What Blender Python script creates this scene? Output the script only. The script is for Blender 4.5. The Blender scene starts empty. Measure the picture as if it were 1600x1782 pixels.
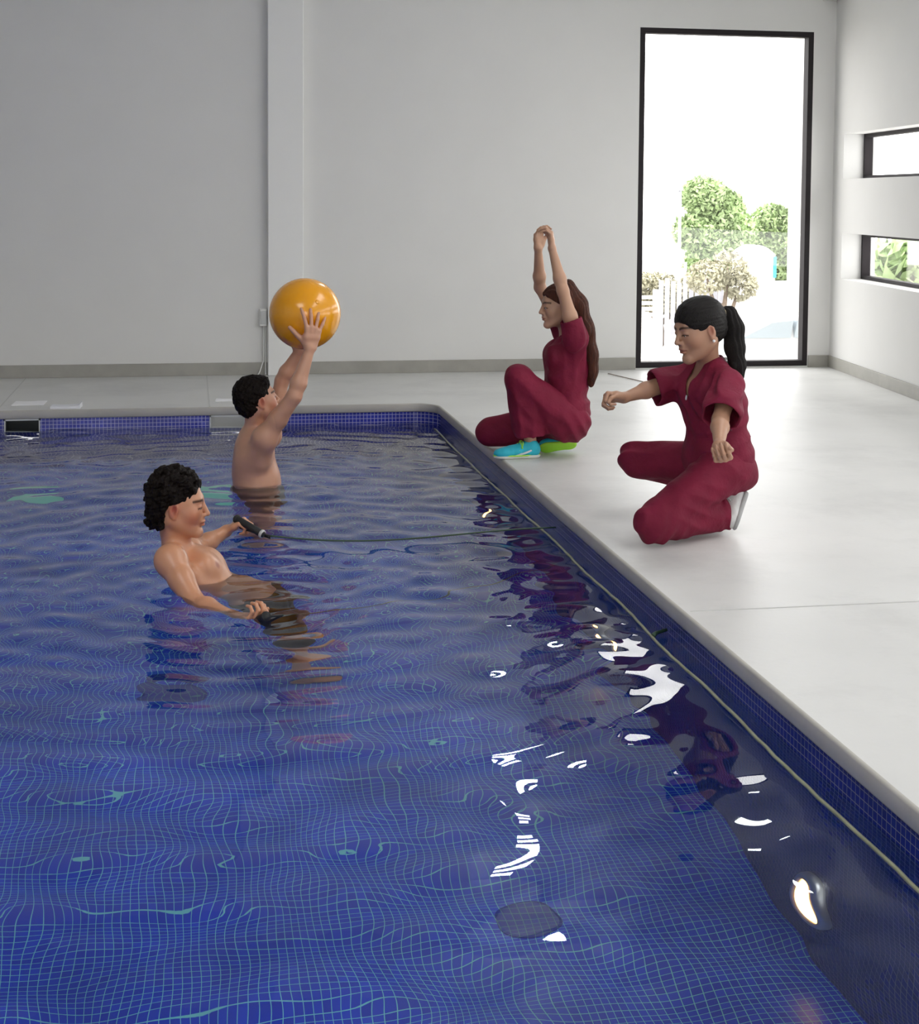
import bpy, bmesh, math, random
import numpy as np
from mathutils import Vector, Matrix
R = math.radians
sc = bpy.context.scene
COL = sc.collection

# ------------------------------------------------------------------ camera
F_PX, CAM_H, PX, PY = 2600.0, 1.4, 800.0, 507.0
YAW, PITCH, ROLL = R(10.25), R(3.6), R(0.4)
fw = np.array([math.sin(YAW)*math.cos(PITCH), math.cos(YAW)*math.cos(PITCH), -math.sin(PITCH)])
_r0 = np.array([math.cos(YAW), -math.sin(YAW), 0.0]); _u0 = np.cross(_r0, fw)
rt = _r0*math.cos(ROLL) + _u0*math.sin(ROLL); up = np.cross(rt, fw)
CAM = np.array([0, 0, CAM_H])
def at(x, y, Z):
    """photo pixel + distance in front of the camera -> point in the room"""
    return CAM + (fw + rt*(x-PX)/F_PX - up*(y-PY)/F_PX)*Z
cd = bpy.data.cameras.new('camera'); cam = bpy.data.objects.new('camera', cd); COL.objects.link(cam)
M = Matrix.Identity(4)
for i in range(3):
    M[i][0], M[i][1], M[i][2], M[i][3] = rt[i], up[i], -fw[i], CAM[i]
cam.matrix_world = M
cd.sensor_fit = 'HORIZONTAL'; cd.sensor_width = 36; cd.lens = 36*F_PX/1600
cd.shift_x = 0; cd.shift_y = -(891-PY)/1600
cd.clip_start = 0.05; cd.clip_end = 500
sc.camera = cam

# ------------------------------------------------------------------ world, light, exposure
WORLD_STRENGTH = 4.2
EXPOSURE = 0.26
w = bpy.data.worlds.new('world'); sc.world = w; w.use_nodes = True
nt = w.node_tree; nt.nodes.clear()
o_ = nt.nodes.new('ShaderNodeOutputWorld'); b_ = nt.nodes.new('ShaderNodeBackground')
b_.inputs[0].default_value = (1.0, 0.995, 0.985, 1); b_.inputs[1].default_value = WORLD_STRENGTH
nt.links.new(b_.outputs[0], o_.inputs[0])
sc.view_settings.view_transform = 'Standard'; sc.view_settings.look = 'None'
sc.view_settings.gamma = 1; sc.view_settings.use_curve_mapping = False
sc.view_settings.exposure = EXPOSURE
sc.cycles.use_denoising = True
sc.cycles.max_bounces = 14; sc.cycles.diffuse_bounces = 7; sc.cycles.glossy_bounces = 4
sc.cycles.transmission_bounces = 8; sc.cycles.transparent_max_bounces = 12
sc.cycles.blur_glossy = 0.3; sc.cycles.sample_clamp_indirect = 6
sc.cycles.caustics_reflective = False
DECK = dict(back=11.756, left=-7.0, rear=-4.5, ceil=4.35)
POOL = dict(x0=-5.5, x1=1.64, y0=1.6, y1=9.97, water=-0.13, bottom=-1.23)
RW_A, RW_B = np.array([5.29, 11.756]), np.array([5.032, 9.672])
RWD = (RW_B-RW_A)/np.linalg.norm(RW_B-RW_A); RWN = np.array([RWD[1], -RWD[0]])   # along the wall towards the camera, into the room
if RWN[0] > 0: RWN = -RWN
def portal(name, c, sx, sy, direction):
    """daylight guide standing in a modelled opening (adds no light of its own)"""
    l = bpy.data.lights.new(name, 'AREA'); l.shape = 'RECTANGLE'; l.size = sx; l.size_y = sy
    l.cycles.is_portal = True
    o = bpy.data.objects.new(name, l); COL.objects.link(o); o.location = c
    o.rotation_euler = Vector(direction).to_track_quat('-Z', 'Z').to_euler()
    return o

# ------------------------------------------------------------------ materials
def mat(name, col, rough=0.6, metal=0.0, spec=0.5, noise=0.0, nscale=8.0, bump=0.0, bscale=60.0, emit=None, es=0.0, vc=False, coat=0.0, sss=0.0, stretch=None):
    m = bpy.data.materials.new(name); m.use_nodes = True
    n = m.node_tree; p = n.nodes['Principled BSDF']
    p.inputs['Roughness'].default_value = rough; p.inputs['Metallic'].default_value = metal
    p.inputs['Specular IOR Level'].default_value = spec
    if coat: p.inputs['Coat Weight'].default_value = coat; p.inputs['Coat Roughness'].default_value = 0.15
    if sss:
        p.inputs['Subsurface Weight'].default_value = sss; p.inputs['Subsurface Radius'].default_value = (0.02, 0.008, 0.004); p.inputs['Subsurface Scale'].default_value = 0.6
    tc = n.nodes.new('ShaderNodeTexCoord'); co = tc.outputs['Object']
    if stretch:
        mp = n.nodes.new('ShaderNodeMapping'); mp.inputs['Scale'].default_value = stretch; n.links.new(co, mp.inputs[0]); co = mp.outputs[0]
    nz = n.nodes.new('ShaderNodeTexNoise'); nz.inputs['Scale'].default_value = nscale; nz.inputs['Detail'].default_value = 5
    n.links.new(co, nz.inputs['Vector'])
    mx = n.nodes.new('ShaderNodeMix'); mx.data_type = 'RGBA'
    mr = n.nodes.new('ShaderNodeMapRange'); mr.inputs[1].default_value = 0.3; mr.inputs[2].default_value = 0.7
    n.links.new(nz.outputs[0], mr.inputs[0]); n.links.new(mr.outputs[0], mx.inputs['Factor'])
    c = np.array(col)
    mx.inputs['A'].default_value = (*np.clip(c*(1-noise), 0, 1), 1); mx.inputs['B'].default_value = (*np.clip(c*(1+noise*0.6), 0, 1), 1)
    out = mx.outputs['Result']
    if vc:
        at_ = n.nodes.new('ShaderNodeAttribute'); at_.attribute_name = 'Col'
        m2 = n.nodes.new('ShaderNodeMix'); m2.data_type = 'RGBA'; m2.blend_type = 'MULTIPLY'; m2.inputs['Factor'].default_value = 1
        n.links.new(out, m2.inputs['A']); n.links.new(at_.outputs['Color'], m2.inputs['B']); out = m2.outputs['Result']
    n.links.new(out, p.inputs['Base Color'])
    if bump:
        b2 = n.nodes.new('ShaderNodeTexNoise'); b2.inputs['Scale'].default_value = bscale; b2.inputs['Detail'].default_value = 4
        n.links.new(co, b2.inputs['Vector'])
        bp = n.nodes.new('ShaderNodeBump'); bp.inputs['Strength'].default_value = bump; bp.inputs['Distance'].default_value = 0.01
        n.links.new(b2.outputs[0], bp.inputs['Height']); n.links.new(bp.outputs[0], p.inputs['Normal'])
    if emit is not None:
        p.inputs['Emission Color'].default_value = (*emit, 1); p.inputs['Emission Strength'].default_value = es
    return m

def tile_mat(name, axes, tile=(0.006, 0.036, 0.50), tile2=(0.011, 0.055, 0.62), grout=(0.17, 0.56, 0.64), pitch=0.0245, mortar=0.0012, spec=0.5, rough=0.25, patch=0.25):
    m = bpy.data.materials.new(name); m.use_nodes = True
    n = m.node_tree; p = n.nodes['Principled BSDF']; p.inputs['Roughness'].default_value = rough; p.inputs['Specular IOR Level'].default_value = spec
    tc = n.nodes.new('ShaderNodeTexCoord'); sp = n.nodes.new('ShaderNodeSeparateXYZ'); n.links.new(tc.outputs['Object'], sp.inputs[0])
    cb = n.nodes.new('ShaderNodeCombineXYZ'); n.links.new(sp.outputs[axes[0]], cb.inputs[0]); n.links.new(sp.outputs[axes[1]], cb.inputs[1])
    br = n.nodes.new('ShaderNodeTexBrick'); br.offset = 0; br.squash = 1
    br.inputs['Scale'].default_value = 1; br.inputs['Brick Width'].default_value = pitch; br.inputs['Row Height'].default_value = pitch
    br.inputs['Mortar Size'].default_value = mortar; br.inputs['Mortar Smooth'].default_value = 0.3
    br.inputs['Color1'].default_value = (*tile, 1); br.inputs['Color2'].default_value = (*tile2, 1); br.inputs['Mortar'].default_value = (*grout, 1)
    n.links.new(cb.outputs[0], br.inputs['Vector'])
    nz = n.nodes.new('ShaderNodeTexNoise'); nz.inputs['Scale'].default_value = 1.7; nz.inputs['Detail'].default_value = 3; n.links.new(tc.outputs['Object'], nz.inputs['Vector'])
    mr = n.nodes.new('ShaderNodeMapRange'); mr.inputs[1].default_value = 0.3; mr.inputs[2].default_value = 0.7; mr.inputs[3].default_value = 1-patch; mr.inputs[4].default_value = 1+patch
    n.links.new(nz.outputs[0], mr.inputs[0])
    vm = n.nodes.new('ShaderNodeVectorMath'); vm.operation = 'SCALE'; n.links.new(br.outputs['Color'], vm.inputs[0]); n.links.new(mr.outputs[0], vm.inputs['Scale'])
    n.links.new(vm.outputs[0], p.inputs['Base Color'])
    return m

def glass_mat(name, tint=(1, 1, 1), refl=1.0):
    m = bpy.data.materials.new(name); m.use_nodes = True; n = m.node_tree; n.nodes.clear()
    o = n.nodes.new('ShaderNodeOutputMaterial'); mx = n.nodes.new('ShaderNodeMixShader'); t = n.nodes.new('ShaderNodeBsdfTransparent'); g = n.nodes.new('ShaderNodeBsdfGlossy')
    t.inputs[0].default_value = (*tint, 1); g.inputs['Roughness'].default_value = 0.02
    ge = n.nodes.new('ShaderNodeNewGeometry'); dt = n.nodes.new('ShaderNodeVectorMath'); dt.operation = 'DOT_PRODUCT'
    n.links.new(ge.outputs['Normal'], dt.inputs[0]); n.links.new(ge.outputs['Incoming'], dt.inputs[1])
    def mth(op, a, b=None):
        q = n.nodes.new('ShaderNodeMath'); q.operation = op
        for i_, v_ in enumerate((a, b)):
            if v_ is None: continue
            if isinstance(v_, (int, float)): q.inputs[i_].default_value = v_
            else: n.links.new(v_, q.inputs[i_])
        return q.outputs[0]
    fr = mth('ADD', mth('MULTIPLY', mth('POWER', mth('SUBTRACT', 1.0, mth('ABSOLUTE', dt.outputs['Value'])), 5.0), 0.96), 0.04)   # Schlick, same from both sides
    n.links.new(fr, mx.inputs[0]); n.links.new(t.outputs[0], mx.inputs[1]); n.links.new(g.outputs[0], mx.inputs[2]); n.links.new(mx.outputs[0], o.inputs[0])
    return m

def concrete_mat():
    m = mat('polished_concrete', (0.66, 0.66, 0.645), rough=0.42, noise=0.07, nscale=1.3, bump=0.05, bscale=40, spec=0.4)
    n = m.node_tree; p = n.nodes['Principled BSDF']; src = p.inputs['Base Color'].links[0].from_socket
    tc = n.nodes.new('ShaderNodeTexCoord')
    nz = n.nodes.new('ShaderNodeTexNoise'); nz.inputs['Scale'].default_value = 0.9; nz.inputs['Detail'].default_value = 9; nz.inputs['Roughness'].default_value = 0.7
    n.links.new(tc.outputs['Object'], nz.inputs['Vector'])
    cr = n.nodes.new('ShaderNodeMapRange'); cr.inputs[1].default_value = 0.34; cr.inputs[2].default_value = 0.52; cr.inputs[3].default_value = 0.86; cr.inputs[4].default_value = 1.0
    n.links.new(nz.outputs[0], cr.inputs[0])
    vm = n.nodes.new('ShaderNodeVectorMath'); vm.operation = 'SCALE'; n.links.new(src, vm.inputs[0]); n.links.new(cr.outputs[0], vm.inputs['Scale']); n.links.new(vm.outputs[0], p.inputs['Base Color'])
    return m

MT = dict(
    wall=mat('wall_paint', (0.745, 0.742, 0.725), rough=0.75, noise=0.015, nscale=3, bump=0.04, bscale=150, spec=0.25),
    column=mat('column_lit_paint', (0.83, 0.83, 0.815), rough=0.7, noise=0.01, nscale=3, spec=0.3),  # lighter than the walls: the brighter light on the column is put into the colour
    ceiling=mat('ceiling_paint', (0.62, 0.62, 0.61), rough=0.85, noise=0.03),
    deck=concrete_mat(),
    coping=mat('coping_shaded_concrete', (0.47, 0.45, 0.41), rough=0.55, noise=0.08, nscale=6, bump=0.05),  # darker than the deck: shade on the rim face is put into the colour
    skirting=mat('skirting_stone', (0.36, 0.35, 0.315), rough=0.5, noise=0.10, nscale=7),
    frame=mat('window_frame_metal', (0.022, 0.018, 0.020), rough=0.6, noise=0.1, spec=0.2),
    glass=glass_mat('window_glass'),
    tile_floor=tile_mat('mosaic_floor', (0, 1)),
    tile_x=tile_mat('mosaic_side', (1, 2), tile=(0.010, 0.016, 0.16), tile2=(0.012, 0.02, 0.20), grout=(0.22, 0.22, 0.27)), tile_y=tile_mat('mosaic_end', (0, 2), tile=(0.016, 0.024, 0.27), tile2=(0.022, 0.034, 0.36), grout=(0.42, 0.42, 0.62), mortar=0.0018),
    brown=mat('brown_rod', (0.20, 0.15, 0.11), rough=0.6),
    joint=mat('joint_filler', (0.57, 0.57, 0.555), rough=0.8),
    paper=mat('paper', (0.93, 0.93, 0.95), rough=0.7), paper2=mat('folded_paper', (0.80, 0.81, 0.85), rough=0.7),
    plastic=mat('grey_plastic', (0.55, 0.56, 0.55), rough=0.4), white_plastic=mat('white_plastic', (0.78, 0.78, 0.76), rough=0.4),
    dark=mat('dark_cavity', (0.012, 0.016, 0.016), rough=0.6),
    steel=mat('lamp_ring', (0.6, 0.6, 0.6), rough=0.3, metal=0.8),
    black=mat('black_foam', (0.012, 0.012, 0.013), rough=0.55, bump=0.2, bscale=300),
    hose=mat('hose_rubber', (0.30, 0.31, 0.20), rough=0.35, noise=0.25, nscale=12),
    cord=mat('green_cord', (0.03, 0.07, 0.04), rough=0.4),
    turq=mat('flat_turquoise', (0.13, 0.75, 0.62), rough=0.4), navy=tile_mat('navy_mosaic', (0, 1), tile=(0.003, 0.016, 0.26), tile2=(0.004, 0.022, 0.32), grout=(0.06, 0.20, 0.28)),
    lamp_warm=mat('pool_lamp_glow', (1, 0.8, 0.5), emit=(1.0, 0.50, 0.15), es=6.5),
    lamp_white=mat('wall_lamp_glow', (1, 1, 1), emit=(0.92, 1.0, 0.97), es=14),
)
print('mats ok')

# ------------------------------------------------------------------ builders
def tag(o, label=None, cat=None, group=None, kind=None):
    if label: o['label'] = label
    if cat: o['category'] = cat
    if group: o['group'] = group
    if kind: o['kind'] = kind
    return o
def empty(name, loc, label, cat, group=None):
    o = bpy.data.objects.new(name, None); COL.objects.link(o); o.location = Vector(loc); o.empty_display_size = 0.05
    return tag(o, label, cat, group)
def link(name, me, m, parent=None, smooth=False):
    o = bpy.data.objects.new(name, me); COL.objects.link(o)
    if m is not None: me.materials.append(MT[m] if isinstance(m, str) else m)
    if smooth:
        for p in me.polygons: p.use_smooth = True
    if parent is not None:
        o.parent = parent
        o.matrix_parent_inverse = parent_world(parent).inverted()
    return o
def parent_world(p):
    m = Matrix.LocRotScale(p.location, p.rotation_euler, p.scale)
    return m if p.parent is None else parent_world(p.parent) @ p.matrix_parent_inverse @ m
class MB:
    def __init__(s): s.v = []; s.f = []
    def quadbox(s, c, ax, ay, az):
        c, ax, ay, az = map(lambda q: np.array(q, float), (c, ax, ay, az)); b = len(s.v)
        for k in (-1, 1):
            for j in (-1, 1):
                for i in (-1, 1): s.v.append(tuple(c+i*ax+j*ay+k*az))
        s.f += [tuple(b+q for q in f) for f in ((0,2,3,1),(4,5,7,6),(0,1,5,4),(2,6,7,3),(0,4,6,2),(1,3,7,5))]
        return s
    def box(s, a, b):
        a, b = np.array(a, float), np.array(b, float); h = (b-a)/2
        return s.quadbox((a+b)/2, (h[0],0,0), (0,h[1],0), (0,0,h[2]))
    def tube(s, pts, r, n=10, cap=True):
        pts = [np.array(p, float) for p in pts]; rr = r if hasattr(r, '__len__') else [r]*len(pts); b = len(s.v)
        t0 = pts[1]-pts[0]; a = np.cross(t0, (0,0,1)); a = a if np.linalg.norm(a) > 1e-6*np.linalg.norm(t0) else np.cross(t0, (1,0,0)); a /= np.linalg.norm(a)
        for i, p in enumerate(pts):
            t = pts[min(i+1, len(pts)-1)]-pts[max(i-1, 0)]; t /= np.linalg.norm(t)
            a = a-t*(a@t); a /= np.linalg.norm(a); c = np.cross(t, a)
            for k in range(n):
                q = 2*math.pi*k/n; s.v.append(tuple(p+rr[i]*(a*math.cos(q)+c*math.sin(q))))
        for i in range(len(pts)-1):
            for k in range(n):
                s.f.append((b+i*n+k, b+i*n+(k+1)%n, b+(i+1)*n+(k+1)%n, b+(i+1)*n+k))
        if cap: s.f.append(tuple(b+k for k in reversed(range(n)))); s.f.append(tuple(b+(len(pts)-1)*n+k for k in range(n)))
        return s
    def lathe(s, o, axis, prof, n=32):
        o = np.array(o, float); ax = np.array(axis, float); ax /= np.linalg.norm(ax)
        a = np.cross(ax, (0,0,1)) if abs(ax[2]) < .9 else np.cross(ax, (1,0,0)); a /= np.linalg.norm(a); c = np.cross(ax, a); b = len(s.v)
        for (r, h) in prof:
            for k in range(n):
                q = 2*math.pi*k/n; s.v.append(tuple(o+ax*h+max(r, 1e-4)*(a*math.cos(q)+c*math.sin(q))))
        for i in range(len(prof)-1):
            for k in range(n): s.f.append((b+i*n+k, b+i*n+(k+1)%n, b+(i+1)*n+(k+1)%n, b+(i+1)*n+k))
        return s
    def me(s, name):
        m = bpy.data.meshes.new(name); m.from_pydata(s.v, [], s.f); m.update(); return m
    def build(s, name, m, parent=None, smooth=False, bevel=0):
        o = link(name, s.me(name), m, parent, smooth)
        if bevel:
            bv = o.modifiers.new('bevel', 'BEVEL'); bv.width = bevel; bv.segments = 2; bv.limit_method = 'ANGLE'
        return o
def struct(name, mb, m, **k):
    o = mb.build(name, m, **k); o['kind'] = 'structure'; return o

# ------------------------------------------------------------------ pool outline
def outline(off, n=8):
    x0, x1, y0, y1 = POOL['x0']-off, POOL['x1']+off, POOL['y0']-off, POOL['y1']+off; r = 0.15+off; P = []
    for (cx, cy, a0) in ((x1-r, y1-r, 0), (x0+r, y1-r, 90), (x0+r, y0+r, 180), (x1-r, y0+r, 270)):
        for k in range(n+1):
            a = R(a0+90*k/n); P.append((cx+r*math.cos(a), cy+r*math.sin(a)))
    return P
# deck floor with the pool cut out
bm = bmesh.new()
RW_C = RW_A + RWD*((RW_A[1]-DECK['rear'])/-RWD[1])     # where the right wall meets the rear wall
outer = [(RW_C[0], DECK['rear']), (RW_A[0], DECK['back']), (DECK['left'], DECK['back']), (DECK['left'], DECK['rear'])]
inner = outline(0.013)
es = []
for loop in (outer, inner):
    vs = [bm.verts.new((x, y, 0)) for x, y in loop]
    es += [bm.edges.new((vs[i], vs[(i+1) % len(vs)])) for i in range(len(vs))]
bmesh.ops.triangle_fill(bm, use_beauty=True, use_dissolve=False, edges=es)
bmesh.ops.recalc_face_normals(bm, faces=bm.faces)
for f in bm.faces:
    if f.normal.z < 0: f.normal_flip()
me = bpy.data.meshes.new('floor'); bm.to_mesh(me); bm.free()
fl = link('floor', me, 'deck'); tag(fl, kind='structure')

pool = empty('swimming_pool', ((POOL['x0']+POOL['x1'])/2, (POOL['y0']+POOL['y1'])/2, POOL['bottom']), 'indoor swimming pool lined with small blue mosaic tiles, shaded grey concrete rim', 'swimming pool')
# coping: cross-section swept round the pool
sec = [(0.013, 0.0), (0.009, 0.0), (0.003, -0.002), (0.0, -0.007), (0.0, -0.050), (0.003, -0.055), (0.016, -0.056)]
cb = MB(); loops = []
for off, z in sec:
    o2 = outline(off); loops.append(len(cb.v)); cb.v += [(x, y, z) for x, y in o2]
nn = len(inner)
for a, b in zip(loops[:-1], loops[1:]):
    for k in range(nn): cb.f.append((a+k, a+(k+1) % nn, b+(k+1) % nn, b+k))
cb.build('coping', 'coping', pool, smooth=True)
# tiled walls: side walls straight, with the two recesses for the skimmers in the far wall
ol = outline(0.012); seg = {'tile_x': [], 'tile_y': []}
SKIM = [(-1.19, -0.963), (0.125, 0.36)]; SK_Z = -0.19
yb = POOL['y1']+0.012
runs = []
for k in range(nn):
    a, b = ol[k], ol[(k+1) % nn]
    straight = min(abs(a[0]-b[0]), abs(a[1]-b[1])) < 1e-6 and np.hypot(a[0]-b[0], a[1]-b[1]) > 0.5
    far = straight and abs(a[1]-yb) < 1e-6 and abs(b[1]-yb) < 1e-6
    kind = 'end_wall' if straight and abs(a[1]-b[1]) < 1e-6 else 'side_wall' if straight else 'corner_wall'
    if not runs or runs[-1][0] != kind or straight: runs.append((kind, MB()))
    g = runs[-1][1]
    def q(x0, y0, x1, y1, z0, z1):
        i = len(g.v); g.v += [(x0, y0, z0), (x1, y1, z0), (x1, y1, z1), (x0, y0, z1)]; g.f.append((i, i+1, i+2, i+3))
    if far:
        xs = sorted([a[0], b[0]] + [v for s_ in SKIM for v in s_])
        for x0, x1 in zip(xs[:-1], xs[1:]):
            hole = any(abs(x0-s_[0]) < 1e-6 for s_ in SKIM)
            q(x0, yb, x1, yb, POOL['bottom'], SK_Z if hole else -0.05)
    else: q(a[0], a[1], b[0], b[1], POOL['bottom'], -0.05)
for kind, g in runs: g.build(kind, 'tile_x' if kind == 'side_wall' else 'tile_y', pool)
pf = MB(); pf.v = [(x, y, POOL['bottom']) for x, y in ol]; pf.f = [tuple(range(nn))]
pf.build('pool_floor', 'tile_floor', pool)
# skimmers
for i, (x0, x1) in enumerate(SKIM):
    s = empty('pool_skimmer', ((x0+x1)/2, yb, SK_Z), ['dark skimmer opening with pale frame in the far pool wall, left end', 'grey skimmer opening in the far pool wall behind the man with the ball'][i], 'skimmer')
    m = MB(); t = 0.009
    for (a, b) in (((x0, yb-0.012, SK_Z), (x0+t, yb+0.01, -0.056)), ((x1-t, yb-0.012, SK_Z), (x1, yb+0.01, -0.056)), ((x0, yb-0.012, SK_Z), (x1, yb+0.01, SK_Z+t)), ((x0, yb-0.012, -0.066), (x1, yb+0.01, -0.056))):
        m.box(a, b)
    m.build('skimmer_frame', 'plastic', s)
    m = MB(); d = 0.16
    m.box((x0, yb+d, SK_Z), (x1, yb+d+0.01, -0.056)); m.box((x0-0.01, yb+0.01, SK_Z), (x0, yb+d, -0.056)); m.box((x1, yb+0.01, SK_Z), (x1+0.01, yb+d, -0.056)); m.box((x0, yb+0.01, SK_Z-0.01), (x1, yb+d, SK_Z))
    m.build('skimmer_throat', 'dark' if i == 0 else 'plastic', s)

# ------------------------------------------------------------------ water
def build_water():
    x0, x1, y0, y1 = POOL['x0'], POOL['x1']+0.011, POOL['y0'], POOL['y1']+0.011
    xs = np.concatenate([np.linspace(x0, -1.9, 60, endpoint=False), np.arange(-1.9, x1-1e-4, 0.0135), [x1]])
    ys = np.concatenate([np.linspace(y0, 2.4, 20, endpoint=False), np.arange(2.4, y1-1e-4, 0.0145), [y1]])
    X, Y = np.meshgrid(xs, ys); rng = np.random.RandomState(11); Zh = np.zeros_like(X)
    near = np.clip((5.3-Y)/1.4, 0, 1); near = near*near*(3-2*near); rough = 1-near
    def waves(n, l0, l1, slope, ang, spread):
        h = np.zeros_like(X)
        for _ in range(n):
            L = math.exp(rng.uniform(math.log(l0), math.log(l1))); a = R(ang+rng.normal()*spread); k = 2*math.pi/L
            h += slope*math.sqrt(2.0/n)/k*np.sin(k*(X*math.cos(a)+Y*math.sin(a))+rng.uniform(0, 6.28)+0.8*np.sin(1.7*X+rng.uniform(0, 6))+0.8*np.sin(1.3*Y+rng.uniform(0, 6)))
        return h
    Zh += waves(26, 0.26, 0.9, W_SLOPE_A, 85, 50)                 # slow swell everywhere
    Zh += waves(26, 0.13, 0.36, W_SLOPE_B, 95, 32)*(0.06+0.94*rough)    # chop in the far half
    Zh += waves(20, 0.18, 0.40, W_SLOPE_C, 20, 60)*near
    for (cx, cy, L, amp, dec) in ((0.05, 5.95, 0.21, 0.0030, 1.5), (0.33, 8.0, 0.17, 0.0022, 1.3), (0.30, 6.4, 0.13, 0.0018, 1.0), (0.25, 5.55, 0.14, 0.0020, 0.9)):
        r = np.hypot(X-cx, Y-cy); Zh += amp*np.sin(2*math.pi*r/L)*np.exp(-r/dec)*np.clip(r/0.12, 0, 1)
    Zh *= np.clip((x1-X)/0.05, 0.25, 1)
    Zh = POOL['water']+Zh
    ny, nx = X.shape; V = np.stack([X, Y, Zh], -1).reshape(-1, 3).astype(np.float32)
    # round the far right corner
    idx = np.arange(nx*ny).reshape(ny, nx)
    q = np.stack([idx[:-1, :-1], idx[:-1, 1:], idx[1:, 1:], idx[1:, :-1]], -1).reshape(-1, 4)
    c = V[q].mean(1); r = 0.162; cx, cy = x1-r, y1-r
    keep = ~((c[:, 0] > cx) & (c[:, 1] > cy) & (np.hypot(c[:, 0]-cx, c[:, 1]-cy) > r+0.006))
    return mesh_np('pool_water', V, q[keep])
def mesh_np(name, V, Q, col=None):
    me = bpy.data.meshes.new(name); me.vertices.add(len(V)); me.vertices.foreach_set('co', np.asarray(V, np.float32).ravel())
    Q = np.asarray(Q, np.int32); me.loops.add(Q.size); me.loops.foreach_set('vertex_index', Q.ravel())
    me.polygons.add(len(Q)); me.polygons.foreach_set('loop_start', np.arange(0, Q.size, Q.shape[1], dtype=np.int32))
    me.polygons.foreach_set('use_smooth', np.ones(len(Q), bool)); me.update(); me.validate()
    if col is not None:
        a = me.color_attributes.new('Col', 'FLOAT_COLOR', 'POINT'); a.data.foreach_set('color', np.concatenate([col, np.ones((len(col), 1))], 1).astype(np.float32).ravel())
    return me
W_SLOPE_A, W_SLOPE_B, W_SLOPE_C = 0.021, 0.046, 0.019
wm = bpy.data.materials.new('water'); wm.use_nodes = True; p = wm.node_tree.nodes['Principled BSDF']
p.inputs['Base Color'].default_value = (0.88, 0.94, 1.0, 1); p.inputs['Roughness'].default_value = 0.0; p.inputs['IOR'].default_value = 1.333; p.inputs['Transmission Weight'].default_value = 1.0
water = link('pool_water', build_water(), wm); tag(water, 'rippled clear water filling the blue tiled pool', 'water', kind='stuff')

# ------------------------------------------------------------------ room shell
B, Lf, Re, Ce = DECK['back'], DECK['left'], DECK['rear'], DECK['ceil']
WX0, WX1, WZ0, WZ1 = 3.600, 5.094, 0.012, 2.785
m = MB(); th = 0.20
m.box((Lf, B, -0.3), (WX0, B+th, Ce)); m.box((WX1, B, -0.3), (RW_A[0]+0.06, B+th, Ce)); m.box((WX0, B, WZ1), (WX1, B+th, Ce)); m.box((WX0, B, -0.3), (WX1, B+th, WZ0-0.002))
struct('wall_back', m, 'wall')
# right wall with long strip windows
def rw(s, d, z): return (*(RW_A+RWD*s-RWN*d), z)       # s along the wall towards the camera, d outwards
def rwbox(mb, s0, s1, d0, d1, z0, z1):
    c = np.array(rw((s0+s1)/2, (d0+d1)/2, (z0+z1)/2)); return mb.quadbox(c, np.array([*RWD, 0])*(s1-s0)/2, np.array([*RWN, 0])*(d1-d0)/2, (0, 0, (z1-z0)/2))
rt_len = float(np.linalg.norm(RW_C-RW_A)); S0, S1 = 0.27, 11.0; TD = 0.28
strips = [(0.755, 1.130), (1.572, 1.938)]
m = MB(); zs = [-0.3, strips[0][0], strips[0][1], strips[1][0], strips[1][1], Ce]
rwbox(m, -0.25, S0, 0, TD, -0.3, Ce); rwbox(m, S1, rt_len+0.3, 0, TD, -0.3, Ce)
for z0, z1 in ((zs[0], zs[1]), (zs[2], zs[3]), (zs[4], zs[5])): rwbox(m, S0, S1, 0, TD, z0, z1)
struct('wall_right', m, 'wall')
m = MB().box((Lf-0.2, Re, -0.3), (Lf, B+0.2, Ce)); struct('wall_left', m, 'wall')
# rear wall behind the camera: unseen opening added to let in fill daylight
OX0, OX1, OZ0, OZ1 = ADDED_REAR_OPEN = (-3.2, 1.2, 1.1, 3.1)
m = MB(); m.box((Lf-0.2, Re-0.2, -0.3), (OX0, Re, Ce)).box((OX1, Re-0.2, -0.3), (RW_C[0]+0.3, Re, Ce)).box((OX0, Re-0.2, -0.3), (OX1, Re, OZ0)).box((OX0, Re-0.2, OZ1), (OX1, Re, Ce))
struct('wall_rear', m, 'wall')
# ceiling with unseen roof openings added to shape the daylight
ADDED_SKY = [(3.1, 4.75, 0.3, 4.0), (3.1, 4.75, 4.8, 7.9), (-2.8, -0.5, 0.2, 3.4)]
m = MB()
xs_ = sorted({Lf-0.2, 6.6} | {v for s in ADDED_SKY for v in s[:2]}); ys_ = sorted({Re-0.2, B+0.2} | {v for s in ADDED_SKY for v in s[2:]})
for xa, xb in zip(xs_[:-1], xs_[1:]):
    for ya, yc in zip(ys_[:-1], ys_[1:]):
        if not any(s[0]-1e-6 <= xa and xb <= s[1]+1e-6 and s[2]-1e-6 <= ya and yc <= s[3]+1e-6 for s in ADDED_SKY): m.box((xa, ya, Ce), (xb, yc, Ce+0.2))
struct('ceiling', m, 'ceiling')
for s in ADDED_SKY: portal('added_roof_daylight', ((s[0]+s[1])/2, (s[2]+s[3])/2, Ce+0.1), s[1]-s[0], s[3]-s[2], (0, 0, -1))
portal('added_rear_daylight', ((OX0+OX1)/2, Re-0.05, (OZ0+OZ1)/2), OX1-OX0, OZ1-OZ0, (0, 1, 0))
portal('window_daylight', ((WX0+WX1)/2, B+0.1, (WZ0+WZ1)/2), WX1-WX0, WZ1-WZ0, (0, -1, 0))
for z0, z1 in strips:
    portal('strip_daylight', rw((S0+S1)/2, 0.2, (z0+z1)/2), S1-S0, z1-z0, (RWN[0], RWN[1], 0))
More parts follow.
